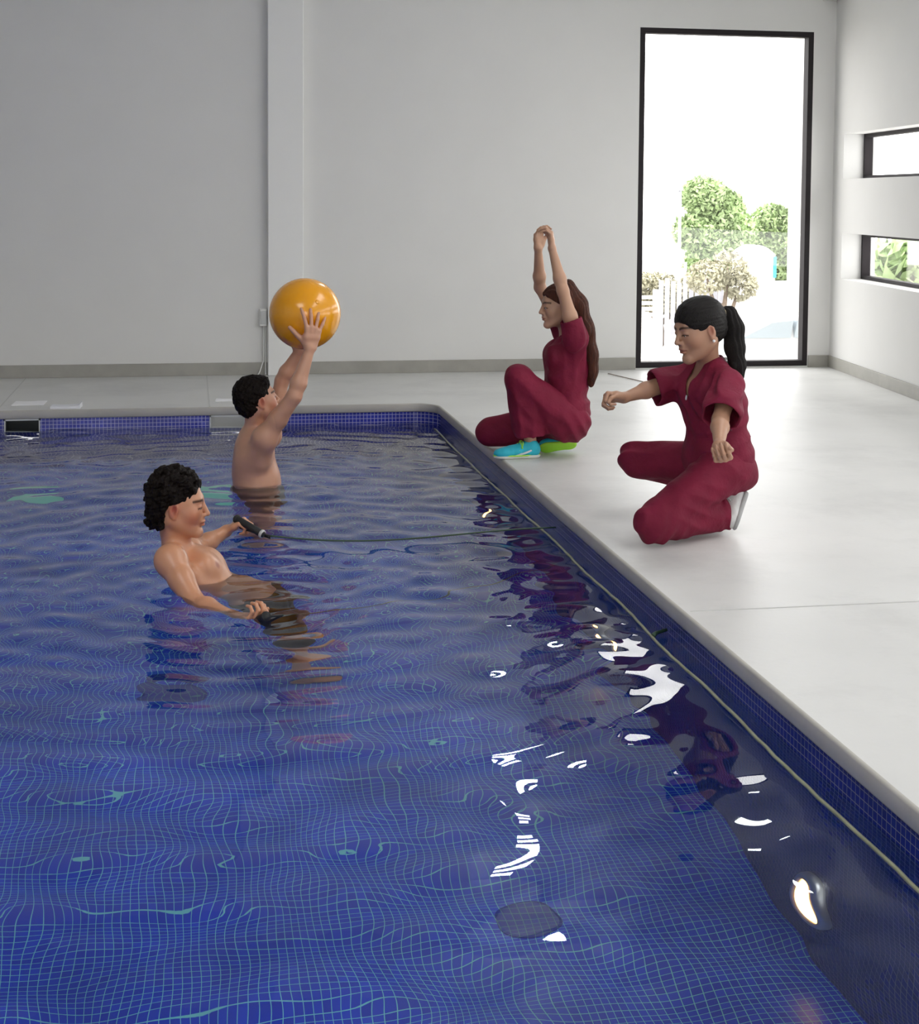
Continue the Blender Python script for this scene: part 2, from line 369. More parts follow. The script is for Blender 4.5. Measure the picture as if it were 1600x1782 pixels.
# column
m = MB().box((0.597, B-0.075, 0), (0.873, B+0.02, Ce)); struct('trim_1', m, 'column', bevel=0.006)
# skirting
def skirt(mb, x0, x1): mb.box((x0, B-0.014, 0), (x1, B, 0.098))
m = MB(); skirt(m, Lf, 0.597); skirt(m, 0.873, WX0-0.005); skirt(m, WX1+0.005, RW_A[0]); struct('baseboard_back', m, 'skirting', bevel=0.002)
m = MB(); rwbox(m, 0, rt_len, -0.014, 0, 0, 0.098); struct('baseboard_right', m, 'skirting', bevel=0.002)
# little beam end high in the far right corner
m = MB().box((5.16, B-0.42, 3.045), (5.275, B, 3.20)); struct('trim_2', m, 'wall', bevel=0.004)

# windows
def window(name, c, ax, ay, hw, hh, fwid, dep, label):
    ax, ay = np.array(ax, float), np.array(ay, float)   # along, outward
    z = np.array([0, 0, 1.0]); c = np.array(c, float)
    e = bpy.data.objects.new(name, None); COL.objects.link(e); e.location = Vector(c-z*hh); tag(e, label, 'window', kind='structure')
    m = MB()
    for s in (-1, 1):
        m.quadbox(c+ax*s*(hw-fwid/2), ax*fwid/2, ay*dep/2, z*hh); m.quadbox(c+z*s*(hh-fwid/2), ax*(hw-fwid), ay*dep/2, z*fwid/2)
    m.build('window_frame', 'frame', e)
    MB().quadbox(c, ax*(hw-fwid*.6), ay*0.003, z*(hh-fwid*.6)).build('window_pane', 'glass', e)
window('window_1', ((WX0+WX1)/2, B+0.045, (WZ0+WZ1)/2), (1, 0, 0), (0, 1, 0), (WX1-WX0)/2, (WZ1-WZ0)/2, 0.045, 0.09, 'tall black framed window reaching the floor at the far end of the room')
for i, (z0, z1) in enumerate(strips):
    c = rw((S0+S1)/2, 0.20, (z0+z1)/2)
    window('window_%d' % (i+2), c, (*RWD, 0), (*(-RWN), 0), (S1-S0)/2, (z1-z0)/2, 0.028, 0.07, ['lower black framed strip window in the right wall', 'upper black framed strip window in the right wall'][i])

# ------------------------------------------------------------------ wall lamps high above the frame of the photo, seen in the water
for i, (lx, lz, hw_, hh_) in enumerate(((2.70, 3.30, 0.20, 0.10), (2.72, 3.63, 0.20, 0.09), (2.68, 3.97, 0.16, 0.11), (4.80, 3.62, 0.11, 0.06))):
    e = empty('wall_lamp', (lx, B, lz-hh_), 'rectangular white floodlight high on the back wall, %s' % ['lowest of three', 'middle of three', 'topmost of three', 'alone above the tall window'][i], 'lamp', 'floodlights high on the back wall')
    MB().box((lx-hw_-.02, B-0.07, lz-hh_-.02), (lx+hw_+.02, B, lz+hh_+.02)).build('lamp_housing', 'white_plastic', e, bevel=0.004)
    MB().box((lx-hw_, B-0.074, lz-hh_), (lx+hw_, B-0.0695, lz+hh_)).build('lamp_lens', 'lamp_white', e)
# underwater lamps in the right pool wall
for i, (ly, lz) in enumerate(((3.66, -0.93), (5.75, -0.93), (8.03, -1.03))):
    x = POOL['x1']+0.012
    e = empty('underwater_lamp', (x, ly, lz-0.11), 'warm glowing underwater lamp in the right pool wall, %s' % ['nearest to the camera', 'second from the camera', 'farthest, near the squatting woman'][i], 'lamp', 'underwater lamps in the right pool wall')
    MB().lathe((x, ly, lz), (-1, 0, 0), [(0.105, 0), (0.105, 0.018), (0.095, 0.026), (0.075, 0.026), (0.072, 0.014)], 36).build('lamp_ring', 'steel', e, smooth=True)
    MB().lathe((x, ly, lz), (-1, 0, 0), [(0.074, 0.012), (0.06, 0.022), (0.03, 0.028), (0.0, 0.030)], 32).build('lamp_lens', 'lamp_warm', e, smooth=True)
# things on the pool floor
for i, (x, y, hx, hy, mt_, lab) in enumerate(((-0.90, 8.98, 0.12, 0.13, 'turq', 'pale turquoise square on the pool floor at the far left'), (0.14, 8.95, 0.11, 0.13, 'turq', 'pale turquoise square on the pool floor behind the standing man'))):
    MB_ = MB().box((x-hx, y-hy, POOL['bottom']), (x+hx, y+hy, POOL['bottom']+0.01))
    tag(MB_.build('floor_square', mt_, bevel=0.004), lab, 'plate')  # thin turquoise squares laid flat on the pool floor
for (x, y, r_, lab) in ((-0.075, 5.735, 0.115, 'round dark blue drain cover on the pool floor below the leaning man'), (0.93, 3.98, 0.10, 'dark blue drain cover on the pool floor near the front')):
    e = empty('floor_drain', (x, y, POOL['bottom']), lab, 'drain', None)
    MB().lathe((x, y, POOL['bottom']), (0, 0, 1), [(r_, 0), (r_, 0.008), (r_*.9, 0.012), (0, 0.012)], 32).build('drain_cover', 'navy', e, smooth=False)
# hose floating along the right wall
rng = np.random.RandomState(4)
pts = [(1.585+0.006*math.sin(1.3*y)+0.004*math.sin(6*y+1)+rng.normal()*0.0012, y, POOL['water']+0.004+0.002*math.sin(5*y)) for y in np.arange(1.9, 9.72, 0.07)]
tag(MB().tube(pts, 0.0055, 8).build('floating_hose', 'hose', smooth=True), 'thin olive hose lying on the water along the right side of the pool', 'hose')
e = empty('hose_clip', (1.64, 4.93, -0.13), 'small dark green clip on the hose by the right pool wall', 'clip')
MB().tube([(1.588, 4.93, -0.124), (1.60, 4.94, -0.118), (1.645, 4.955, -0.112)], [0.009, 0.007, 0.006], 8).build('clip_body', 'cord', e, smooth=True)
# deck joints
def on_floor(x, y): d = fw + rt*(x-PX)/F_PX - up*(y-PY)/F_PX; return CAM + d*(-CAM_H/d[2])
for i, (a, b) in enumerate((((-1.235, B-0.02), (-1.235, 10.0)), ((0.125, B-0.02), (0.125, 10.0)), ((1.67, 4.78), (5.0, 4.78)))):
    a, b = np.array(a), np.array(b); d = b-a; L = np.linalg.norm(d); n_ = np.array([-d[1], d[0]])/L*0.004
    struct('trim_%d' % (i+3), MB().quadbox((*((a+b)/2), 0.0008), (*(d/2), 0), (*n_, 0), (0, 0, 0.0008)), 'joint')

# papers
def sheet(name, x0, x1, y0, y1, th, m, lab, cat, curl=0):
    e = MB(); nx = 14; ny = 4; vs = []
    for j in range(ny+1):
        for i in range(nx+1):
            u, v = i/nx, j/ny; z = th+curl*max(0, (u-.8)/.2)**2*(0.4+0.6*v)+0.0015*math.sin(7*u+2*v)
            vs.append((x0+(x1-x0)*u+0.01*v, y0+(y1-y0)*v, z))
    n = len(vs); e.v = vs+[(x, y, 0.0005) for x, y, z in vs]
    for j in range(ny):
        for i in range(nx):
            a = j*(nx+1)+i; e.f.append((a, a+1, a+nx+2, a+nx+1)); e.f.append((n+a, n+a+nx+1, n+a+nx+2, n+a+1))
    bd = [i for i in range(nx+1)]+[j*(nx+1)+nx for j in range(1, ny+1)]+[ny*(nx+1)+i for i in range(nx-1, -1, -1)]+[j*(nx+1) for j in range(ny-1, 0, -1)]
    for k in range(len(bd)): a, b = bd[k], bd[(k+1) % len(bd)]; e.f.append((a, n+a, n+b, b))
    return tag(e.build(name, m), lab, cat)
sheet('paper_sheet', -1.17, -0.965, 10.21, 10.40, 0.004, 'paper', 'white sheet of paper lying flat on the deck at the far left', 'paper')
sheet('paper_sheet', -0.905, -0.715, 10.02, 10.12, 0.016, 'paper2', 'folded white paper with a curled corner at the far pool edge', 'paper', 0.02)
sheet('paper_sheet', 0.165, 0.36, 10.24, 10.36, 0.004, 'paper', 'white sheet of paper on the deck behind the standing man', 'paper')
# junction box and cable trunking by the column
e = empty('socket_box', (0.555, B, 0.37), 'small white socket box on the wall beside the column', 'socket box')
MB().box((0.535, B-0.045, 0.385), (0.590, B, 0.520)).build('box_body', 'white_plastic', e, bevel=0.006)
MB().box((0.541, B-0.052, 0.40), (0.584, B-0.044, 0.505)).build('box_cover', 'plastic', e, bevel=0.004)
for k, dx in enumerate((0.566, 0.580)):
    o = MB().tube([(dx, B-0.02, 0.385), (dx, B-0.02, 0.12), (dx-0.03*(1-k), B-0.03, 0.03), (dx-0.045*(1-k), B-0.05, 0.006)], 0.0055, 8).build('cable', 'white_plastic', e, smooth=True)
# small stick and hatch on the deck near the window
tag(MB().tube([(3.28, 11.45, 0.006), (3.40, 10.9, 0.006)], 0.0035, 8).build('thin_rod', 'brown', smooth=True), 'thin dark rod lying on the deck left of the tall window', 'rod')
print('room ok')
# ------------------------------------------------------------------ outside, below the level of the room
GZ = -2.45
MT.update(
    road=mat('road', (0.40, 0.38, 0.35), rough=0.9, noise=0.1, nscale=0.6), kerb=mat('kerb', (0.62, 0.60, 0.56), rough=0.9),
    leaf=mat('tree_leaf', (0.38, 0.50, 0.24), rough=0.6, noise=0.45, nscale=1.6), leaf2=mat('dry_leaf', (0.40, 0.38, 0.27), rough=0.7, noise=0.4, nscale=1.6),
    bark=mat('bark', (0.20, 0.15, 0.11), rough=0.9, noise=0.3), outwall=mat('outdoor_wall', (0.72, 0.71, 0.69), rough=0.9), car=mat('car_paint', (0.70, 0.71, 0.72), rough=0.25, coat=0.6),
    carglass=mat('car_glass', (0.35, 0.40, 0.44), rough=0.15), tyre=mat('tyre', (0.02, 0.02, 0.02), rough=0.8), red=mat('tail_light', (0.5, 0.01, 0.03), rough=0.3),
    fence=mat('grey_fence', (0.42, 0.42, 0.46), rough=0.7), cyan=mat('cyan_trim', (0.05, 0.5, 0.62), rough=0.5))
m = MB().box((-40, B+0.25, GZ-0.2), (80, 90, GZ)); struct('trim_20', m, 'road')
m = MB().box((-10, 33.2, GZ), (40, 34.4, GZ+0.14)); struct('trim_21', m, 'kerb')
def tree(name, x, y, blobs, trunk_h, lab, leafm, n_leaf, cat='tree', seed=0, ls=0.16):
    e = empty(name, (x, y, GZ), lab, cat); rng = np.random.RandomState(seed)
    V = []; Fc = []
    for k in range(n_leaf):
        bx, by, bz, br = blobs[rng.randint(len(blobs))]
        d = rng.normal(size=3); d /= np.linalg.norm(d); r = br*(0.55+0.5*rng.rand()**0.6)
        c = np.array([x+bx, y+by, GZ+bz])+d*r*np.array([1, 1, 0.85]); a = rng.normal(size=3); a /= np.linalg.norm(a); b = np.cross(a, rng.normal(size=3)); b /= np.linalg.norm(b)
        s = ls*(0.6+0.8*rng.rand()); i = len(V); V += [tuple(c-a*s), tuple(c+b*s*.45), tuple(c+a*s), tuple(c-b*s*.45)]; Fc.append((i, i+1, i+2, i+3))
    q = MB(); q.v = V; q.f = Fc; o = q.build('foliage', leafm, e); o['kind'] = 'stuff'
    t = MB(); t.tube([(x, y, GZ), (x+0.05, y, GZ+trunk_h*.5), (x, y, GZ+trunk_h)], [0.14, 0.11, 0.08], 8)
    for bx, by, bz, br in blobs: t.tube([(x, y, GZ+trunk_h*.7), (x+bx*.6, y+by*.6, GZ+bz*.75), (x+bx, y+by, GZ+bz)], [0.07, 0.045, 0.02], 6)
    t.build('trunk', 'bark', e, smooth=True)
def gp(x, Z):   # ground position below a photo column at distance Z
    q = at(x, 349, Z); return q[0], q[1]
x, y = gp(1245, 38.5)
tree('leafy_tree', x, y, [(-0.3, 0, 3.9, 0.6), (0.25, .2, 3.6, 0.6), (-0.55, 0, 3.0, 0.55), (0.1, 0, 2.9, 0.8), (-0.1, 0.2, 2.2, .6), (0.6, 0, 3.1, 0.5)], 2.6, 'pale green leafy tree outside the tall window', 'leaf', 11000, seed=3, ls=0.085)
x, y = gp(1346, 41)
tree('leafy_tree', x, y, [(0, 0, 3.2, 0.6), (0.35, 0, 2.6, 0.65), (-0.3, 0.2, 2.5, 0.6), (0.1, 0, 1.8, .6)], 2.2, 'green tree outside, right of the tallest tree, by the white building', 'leaf', 9000, seed=5, ls=0.085)
x, y = gp(1150, 37)
tree('dry_shrub', x, y, [(-0.5, 0, 1.6, 0.5), (0.0, 0, 1.5, 0.6), (0.5, 0, 1.3, 0.5), (0.9, 0, 1.5, .5)], 1.0, 'dry brownish shrub outside at the left of the tall window', 'leaf2', 6000, 'shrub', seed=8, ls=0.06)
x, y = gp(1262, 33.6)
tree('dry_shrub', x, y, [(-0.4, 0, 2.1, 0.45), (0.1, 0, 2.3, 0.45), (0.4, 0, 1.9, 0.4)], 1.5, 'thin dry tree outside in front of the green trees', 'leaf2', 2200, 'tree', seed=9, ls=0.06)
for i, (px_, Z_) in enumerate(((1606, 28),)):
    x, y = gp(px_, Z_)
    tree('leafy_tree', x, y, [(-0.6, 0, 2.4, .8), (0.3, 0, 2.7, .9), (0.9, 0, 2.1, .8)], 1.6, 'green tree outside, seen through the lower strip window', 'leaf', 1500, seed=20+i, ls=0.2)
# white building
x, y = gp(1414, 37)
e = empty('white_building', (x+2, y, GZ), 'plain white building wall outside at the right of the tall window', 'building')
MB().box((x, y, GZ), (x+1.5, y+1.5, GZ+8)).build('wall', 'outwall', e)
MB().box((x-0.03, y-0.05, GZ+7.9), (x+1.53, y+1.5, GZ+8.1)).build('parapet', 'kerb', e)
# low white wall, shed, gate, fence, pole
xa, ya = gp(1298, 34.6); xb, _ = gp(1400, 34.6)
tag(MB().box((xa, ya, GZ), (xb, ya+0.15, GZ+1.95)).build('garden_wall', 'outwall', bevel=0.01), 'low white garden wall outside behind the parked car', 'wall')
xa, ya = gp(1296, 35.2); xb, _ = gp(1356, 35.2)
e = empty('white_shed', ((xa+xb)/2, ya+.5, GZ), 'white shed with a curved roof outside behind the low wall', 'shed')
q = MB(); n = 10; prof = [(xa, GZ)]+[(xa+(xb-xa)*k/n, GZ+2.45+0.32*math.sin(math.pi*(0.15+0.75*k/n))) for k in range(n+1)]+[(xb, GZ)]
q.v = [(a, ya, z) for a, z in prof]+[(a, ya+0.7, z) for a, z in prof]; L_ = len(prof); q.f = [tuple(range(L_))[::-1], tuple(range(L_, 2*L_))]+[(k, (k+1) % L_, L_+(k+1) % L_, L_+k) for k in range(L_)]
q.build('shed_body', 'outwall', e); MB().box((xb-0.05, ya-0.03, GZ+2.0), (xb+0.02, ya, GZ+2.5)).build('shed_trim', 'cyan', e)
xa, ya = gp(1112, 33.5); xb, _ = gp(1143, 33.5)
e = empty('louvered_gate', ((xa+xb)/2, ya, GZ), 'pale slatted gate outside at the left edge of the tall window', 'gate')
q = MB()
for k in range(9): q.box((xa, ya, GZ+0.55+k*0.13), (xb, ya+0.03, GZ+0.63+k*0.13))
q.build('slats', 'kerb', e); MB().box((xb, ya-0.03, GZ), (xb+0.12, ya+0.1, GZ+1.8)).box((xa-0.12, ya-0.03, GZ), (xa, ya+0.1, GZ+1.8)).build('gate_posts', 'outwall', e)
xa, ya = gp(1150, 35.5); xb, _ = gp(1272, 35.5)
e = empty('board_fence', ((xa+xb)/2, ya, GZ), 'grey board fence outside behind the woman with the ponytail', 'fence')
q = MB(); k = 0; xx = xa
while xx < xb: q.box((xx, ya, GZ), (xx+0.11, ya+0.03, GZ+1.9+0.06*math.sin(k*1.7))); xx += 0.15; k += 1
o = q.build('boards', 'fence', e)
for px_ in (1196, 1232, 1256):
    xp, yp = gp(px_, 35.3); MB().box((xp-0.03, yp, GZ), (xp+0.03, yp+0.06, GZ+2.35)).build('post', 'fence', e)
xp, yp = gp(1184, 36.2)
e = empty('lamp_pole', (xp, yp, GZ), 'thin grey lamp pole outside left of the tallest tree', 'pole')
MB().tube([(xp, yp, GZ), (xp, yp, GZ+4.1)], 0.04, 8).build('pole', 'fence', e, smooth=True); MB().box((xp-0.12, yp-0.06, GZ+4.05), (xp+0.05, yp+0.06, GZ+4.13)).build('lamp_head', 'fence', e)
# parked white car, its tail towards the right
cx_, cy_ = gp(1345, 31.5)
e = empty('parked_car', (cx_, cy_, GZ), 'white hatchback parked outside the tall window', 'car')
side = [(-2.1, .30), (-2.15, .62), (-1.95, .82), (-1.1, .98), (-0.35, 1.40), (0.5, 1.46), (1.15, 1.36), (1.75, 1.02), (1.95, .92), (2.0, .55), (1.95, .30)]
def prism(pts, y0, y1, taper=0.0, zt=0.9):
    q = MB(); L_ = len(pts)
    for yy, s in ((y0, 1), (y1, -1)): q.v += [(cx_+px, cy_+yy+s*taper*max(0, pz-zt), GZ+pz) for px, pz in pts]
    q.f = [tuple(range(L_))[::-1], tuple(range(L_, 2*L_))]+[(k, (k+1) % L_, L_+(k+1) % L_, L_+k) for k in range(L_)]; return q
prism(side, -0.85, 0.85, 0.35).build('car_body', 'car', e, bevel=0.04)
for pts in ([(-0.95, 1.0), (-0.32, 1.33), (0.12, 1.37), (0.12, 1.0)], [(0.2, 1.0), (0.2, 1.37), (0.55, 1.38), (1.05, 1.28), (1.4, 1.02)]):
    q = prism(pts, -0.862, -0.80, 0.35); q.build('side_window', 'carglass', e)
for wx in (-1.3, 1.25):
    wq = MB().lathe((cx_+wx, cy_-0.87, GZ+0.31), (0, 1, 0), [(0.0, 0), (0.18, 0), (0.2, -.01), (0.31, 0), (0.31, 0.2), (0, 0.2)], 28).build('wheel', 'tyre', e, smooth=True)
    MB().lathe((cx_+wx, cy_-0.885, GZ+0.31), (0, -1, 0), [(0.18, 0), (0.12, 0.01), (0, 0.012)], 20).build('hubcap', 'steel', wq, smooth=True)
MB().box((cx_+1.9, cy_-0.86, GZ+0.72), (cx_+2.02, cy_-0.65, GZ+0.92)).build('tail_light', 'red', e)
print('outside ok')
# ------------------------------------------------------------------ implicit surfaces -> one continuous mesh
def nrm(v): v = np.asarray(v, float); return v/np.linalg.norm(v)
class Sdf:
    """list of rounded cones / ellipsoids blended into one body; rows keep their order"""
    def __init__(s): s.p = []
    def cone(s, a, b, ra, rb, k=0.02, op='u', flat=None, n=None):
        s.p.append(('c', np.array(a, float), np.array(b, float), ra, rb, k, op, flat, None if n is None else nrm(n))); return s
    def chain(s, pts, rs, k=0.02):
        for i in range(len(pts)-1): s.cone(pts[i], pts[i+1], rs[i], rs[i+1], k)
        return s
    def ell(s, c, r, axes=None, k=0.02, op='u'):
        s.p.append(('e', np.array(c, float), np.eye(3) if axes is None else np.array(axes, float), np.array(r, float), 0, k, op, None, None)); return s
    def half(s, c, n, k=0.004, op='i'):      # keep the side opposite to n
        s.p.append(('h', np.array(c, float), nrm(n), 0, 0, k, op, None, None)); return s
    def grow(s, d):
        r = Sdf()
        for q in s.p:
            q = list(q)
            if q[6] == 'u':
                if q[0] == 'c': q[3] += d; q[4] += d
                elif q[0] == 'e': q[3] = q[3]+d
            r.p.append(tuple(q))
        return r
    def bounds(s):
        lo, hi = [], []
        for q in s.p:
            if q[6] != 'u': continue
            if q[0] == 'c':
                r = max(q[3], q[4]); lo.append(np.minimum(q[1], q[2])-r); hi.append(np.maximum(q[1], q[2])+r)
            elif q[0] == 'e': r = max(q[3]); lo.append(q[1]-r); hi.append(q[1]+r)
        return np.min(lo, 0)-0.03, np.max(hi, 0)+0.03
def prim_d(q, P):
    if q[0] == 'c':
        a, b = q[1], q[2]; ba = b-a; pa = P-a; t = np.clip(pa@ba/(ba@ba+1e-12), 0, 1).astype(np.float32); v = pa-t[..., None]*ba
        if q[7]:
            c = v@q[8]; v = v+(c*(1/q[7]-1))[..., None]*q[8]; d = np.sqrt((v*v).sum(-1))-(q[3]+t*(q[4]-q[3])); return d*(0.5+0.5*q[7]) 
        return np.sqrt((v*v).sum(-1))-(q[3]+t*(q[4]-q[3]))
    if q[0] == 'e':
        v = (P-q[1])@q[2].T; k0 = np.sqrt(((v/q[3])**2).sum(-1)); k1 = np.sqrt(((v/q[3]**2)**2).sum(-1))+1e-9; return k0*(k0-1)/k1
    return (P-q[1])@q[2]
def smin(a, b, k): h = np.clip(0.5+0.5*(b-a)/k, 0, 1); return b+(a-b)*h-k*h*(1-h)
def comb(d, e, q):
    if q[6] == 'u': return smin(d, e, q[5])
    if q[6] == 's': return -smin(-d, e, q[5])
    return -smin(-d, -e, q[5])
def polygonise(sdf, vox, disp=None, shell=None, cuts=None, amp=0.0):
    """sparse blocks + surface nets. shell: thickness hollowed from inside. cuts: Sdf rows applied after the hollowing"""
    Bn = 8; lo, hi = sdf.bounds(); bs = Bn*vox; nb = np.ceil((hi-lo)/bs).astype(int)
    bi = np.stack(np.meshgrid(*[np.arange(n) for n in nb], indexing='ij'), -1).reshape(-1, 3)
    cen = (lo+(bi+0.5)*bs).astype(np.float32); Rb = bs*0.87
    D = np.stack([prim_d(q, cen) for q in sdf.p], 1)
    ou = np.array([q[6] == 'u' for q in sdf.p]); ks = np.array([q[5] for q in sdf.p])
    dm = D[:, ou].min(1)
    lim = Rb*1.6+0.02+amp
    act = (dm < lim) & (dm > -(lim+(shell or 0)+0.03))
    bi, cen, D, dm = bi[act], cen[act], D[act], dm[act]
    g = np.arange(Bn+1); off = np.stack(np.meshgrid(g, g, g, indexing='ij'), -1).reshape(-1, 3)
    P = (lo+(bi[:, None, :]*Bn+off[None])*vox).astype(np.float32)
    d = np.full(P.shape[:2], 1.0, np.float32)
    for i, q in enumerate(sdf.p):
        if q[6] == 'u': sel = D[:, i] < np.maximum(dm, 0)+2.2*Rb+q[5]+0.03
        elif q[6] == 's': sel = D[:, i] < 1.3*Rb+q[5]+0.02
        else: sel = D[:, i] > -(1.3*Rb+q[5]+0.02)
        sel = np.where(sel)[0]
        if len(sel) == 0: continue
        d[sel] = comb(d[sel], prim_d(q, P[sel]), q)
    if disp is not None: d = d+disp(P)
    if shell: d = np.maximum(d, -(d+shell))
    if cuts is not None:
        for q in cuts.p: d = comb(d, prim_d(q, P), q)
    n1 = Bn+1; V = d.reshape(-1, n1, n1, n1)
    ins = V < 0; cnt = np.zeros((len(V), Bn, Bn, Bn), np.int8)
    for a in (0, 1):
        for b in (0, 1):
            for c in (0, 1): cnt += ins[:, a:a+Bn, b:b+Bn, c:c+Bn]
    bb, ci, cj, ck = np.where((cnt > 0) & (cnt < 8))
    gc = np.stack([ci, cj, ck], 1)+bi[bb]*Bn
    acc = np.zeros((len(bb), 3)); num = np.zeros(len(bb))
    cs = [(0,0,0),(1,0,0),(0,1,0),(1,1,0),(0,0,1),(1,0,1),(0,1,1),(1,1,1)]
    for a, b in ((0,1),(2,3),(4,5),(6,7),(0,2),(1,3),(4,6),(5,7),(0,4),(1,5),(2,6),(3,7)):
        A, Bc = np.array(cs[a]), np.array(cs[b]); va = V[bb, ci+A[0], cj+A[1], ck+A[2]]; vb = V[bb, ci+Bc[0], cj+Bc[1], ck+Bc[2]]
        m = (va < 0) != (vb < 0); t = np.where(m, va/(np.where(m, va-vb, 1)), 0)
        acc += np.where(m[:, None], A+(Bc-A)*t[:, None], 0); num += m
    pos = lo+(gc+acc/np.maximum(num, 1)[:, None])*vox
    dim = nb*Bn+2; key = (gc[:, 0]*dim[1]+gc[:, 1])*dim[2]+gc[:, 2]; order = np.argsort(key); sk = key[order]
    def look(c):
        k = (c[:, 0]*dim[1]+c[:, 1])*dim[2]+c[:, 2]; i = np.searchsorted(sk, k); i = np.clip(i, 0, len(sk)-1); return np.where(sk[i] == k, order[i], -1)
    Q = []
    for ax in range(3):
        o = [0, 0, 0]; o[ax] = 1; e1 = [0, 0, 0]; e1[(ax+1) % 3] = 1; e2 = [0, 0, 0]; e2[(ax+2) % 3] = 1; e1, e2 = np.array(e1), np.array(e2)
        a = ins[:, :Bn, :Bn, :Bn]; b = ins[:, o[0]:o[0]+Bn, o[1]:o[1]+Bn, o[2]:o[2]+Bn]
        x = np.where(a != b); g0 = np.stack(x[1:], 1)+bi[x[0]]*Bn; fl = a[x]
        q = np.stack([look(g0), look(g0-e1), look(g0-e1-e2), look(g0-e2)], 1); ok = (q >= 0).all(1); q, fl = q[ok], fl[ok]
        q[~fl] = q[~fl][:, ::-1]; Q.append(q)
    return pos, np.concatenate(Q)
def smooth_mesh(V, Q, it=1, f=0.5):
    for _ in range(it):
        acc = np.zeros_like(V); n = np.zeros(len(V))
        for a in range(4):
            np.add.at(acc, Q[:, a], V[Q[:, (a+1) % 4]]); np.add.at(n, Q[:, a], 1)
        V = V*(1-f)+f*acc/np.maximum(n, 1)[:, None]
    return V
def sdf_obj(name, sdf, vox, m, parent, disp=None, shell=None, cuts=None, amp=0.0, tint=None, it=1):
    V, Q = polygonise(sdf, vox, disp, shell, cuts, amp)
    V = smooth_mesh(V, Q, it) if it else V
    me = mesh_np(name, V, Q, None if tint is None else tint(V)); return link(name, me, m, parent, False)
def vnoise(P, f, seed=0):
    """cheap smooth noise from warped sines, about -1..1"""
    rng = np.random.RandomState(seed); s = 0
    for _ in range(5):
        k = rng.normal(size=3); k = k/np.linalg.norm(k)*f*(0.7+0.8*rng.rand()); s = s+np.sin(P@k.astype(np.float32)+rng.uniform(0, 6.28))
    return s/5*1.6

# ------------------------------------------------------------------ anatomy
def frame(f, u):
    f = nrm(f); l = nrm(np.cross(u, f)); return np.stack([f, l, np.cross(f, l)])      # rows: forward, left, up
class Head:
    def __init__(s, c, f, u, sc_=1.0): s.c = np.array(c, float); s.A = frame(f, u); s.k = sc_
    def w(s, x, y, z): return s.c+(np.array([x, y, z])*s.k)@s.A
    def loc(s, P): return (P-s.c)@s.A.T/s.k
def add_head(S, H, fem=False):
    k = H.k; w = H.w; A = H.A; e = lambda c, r, kk=0.02, op='u': S.ell(w(*c), np.array(r)*k, A, kk*k, op)
    e((-0.015, 0, 0.035), (0.094, 0.074, 0.084)); e((-0.005, 0, 0.0), (0.080, 0.068, 0.075), 0.03)
    e((0.030, 0, -0.030), (0.054, 0.056, 0.080), 0.03)
    for s in (-1, 1):
        S.cone(w(-0.012, s*0.052, -0.045), w(0.068, s*0.014, -0.094), 0.019*k, 0.0145*k, 0.028*k)
        e((0.050, s*0.038, -0.022), (0.026, 0.024, 0.026), 0.025)
    e((0.074, 0, -0.096), (0.018, 0.021, 0.017), 0.016)
    S.cone(w(0.070, -0.030, 0.030), w(0.070, 0.030, 0.030), 0.0145*k, 0.0145*k, 0.016*k)
    for s in (-1, 1): e((0.096, s*0.030, 0.008), (0.013, 0.015, 0.011), 0.010, 's')
    for s in (-1, 1): e((0.0745, s*0.030, 0.0085), (0.0125, 0.0150, 0.0105), 0.004)
    S.cone(w(0.083, 0, 0.020), w(0.104, 0, -0.020), 0.0075*k, 0.0095*k, 0.009*k)
    e((0.1055, 0, -0.024), (0.0095, 0.0105, 0.0085), 0.006)
    for s in (-1, 1): e((0.092, s*0.0125, -0.027), (0.0105, 0.0065, 0.0075), 0.006)
    e((0.084, 0, -0.048), (0.012, 0.022, 0.018), 0.014)
    e((0.090, 0, -0.0515), (0.0105, 0.021, 0.0055), 0.004); e((0.0885, 0, -0.0635), (0.0105, 0.018, 0.0065), 0.004)
    e((0.104, 0, -0.0575), (0.0095, 0.022, 0.0018), 0.003, 's')
    for s in (-1, 1):
        B2 = frame(H.A[0]*0.97-H.A[2]*0.1+H.A[1]*s*0.12, H.A[2]-H.A[0]*0.18)
        S.ell(w(-0.010, s*0.077, -0.004), np.array([0.0175, 0.0065, 0.030])*k, B2, 0.006*k)
        S.ell(w(-0.006, s*0.085, 0.000), np.array([0.0095, 0.006, 0.017])*k, B2, 0.003*k, 's')
        e((-0.006, s*0.076, -0.030), (0.008, 0.006, 0.009), 0.004)
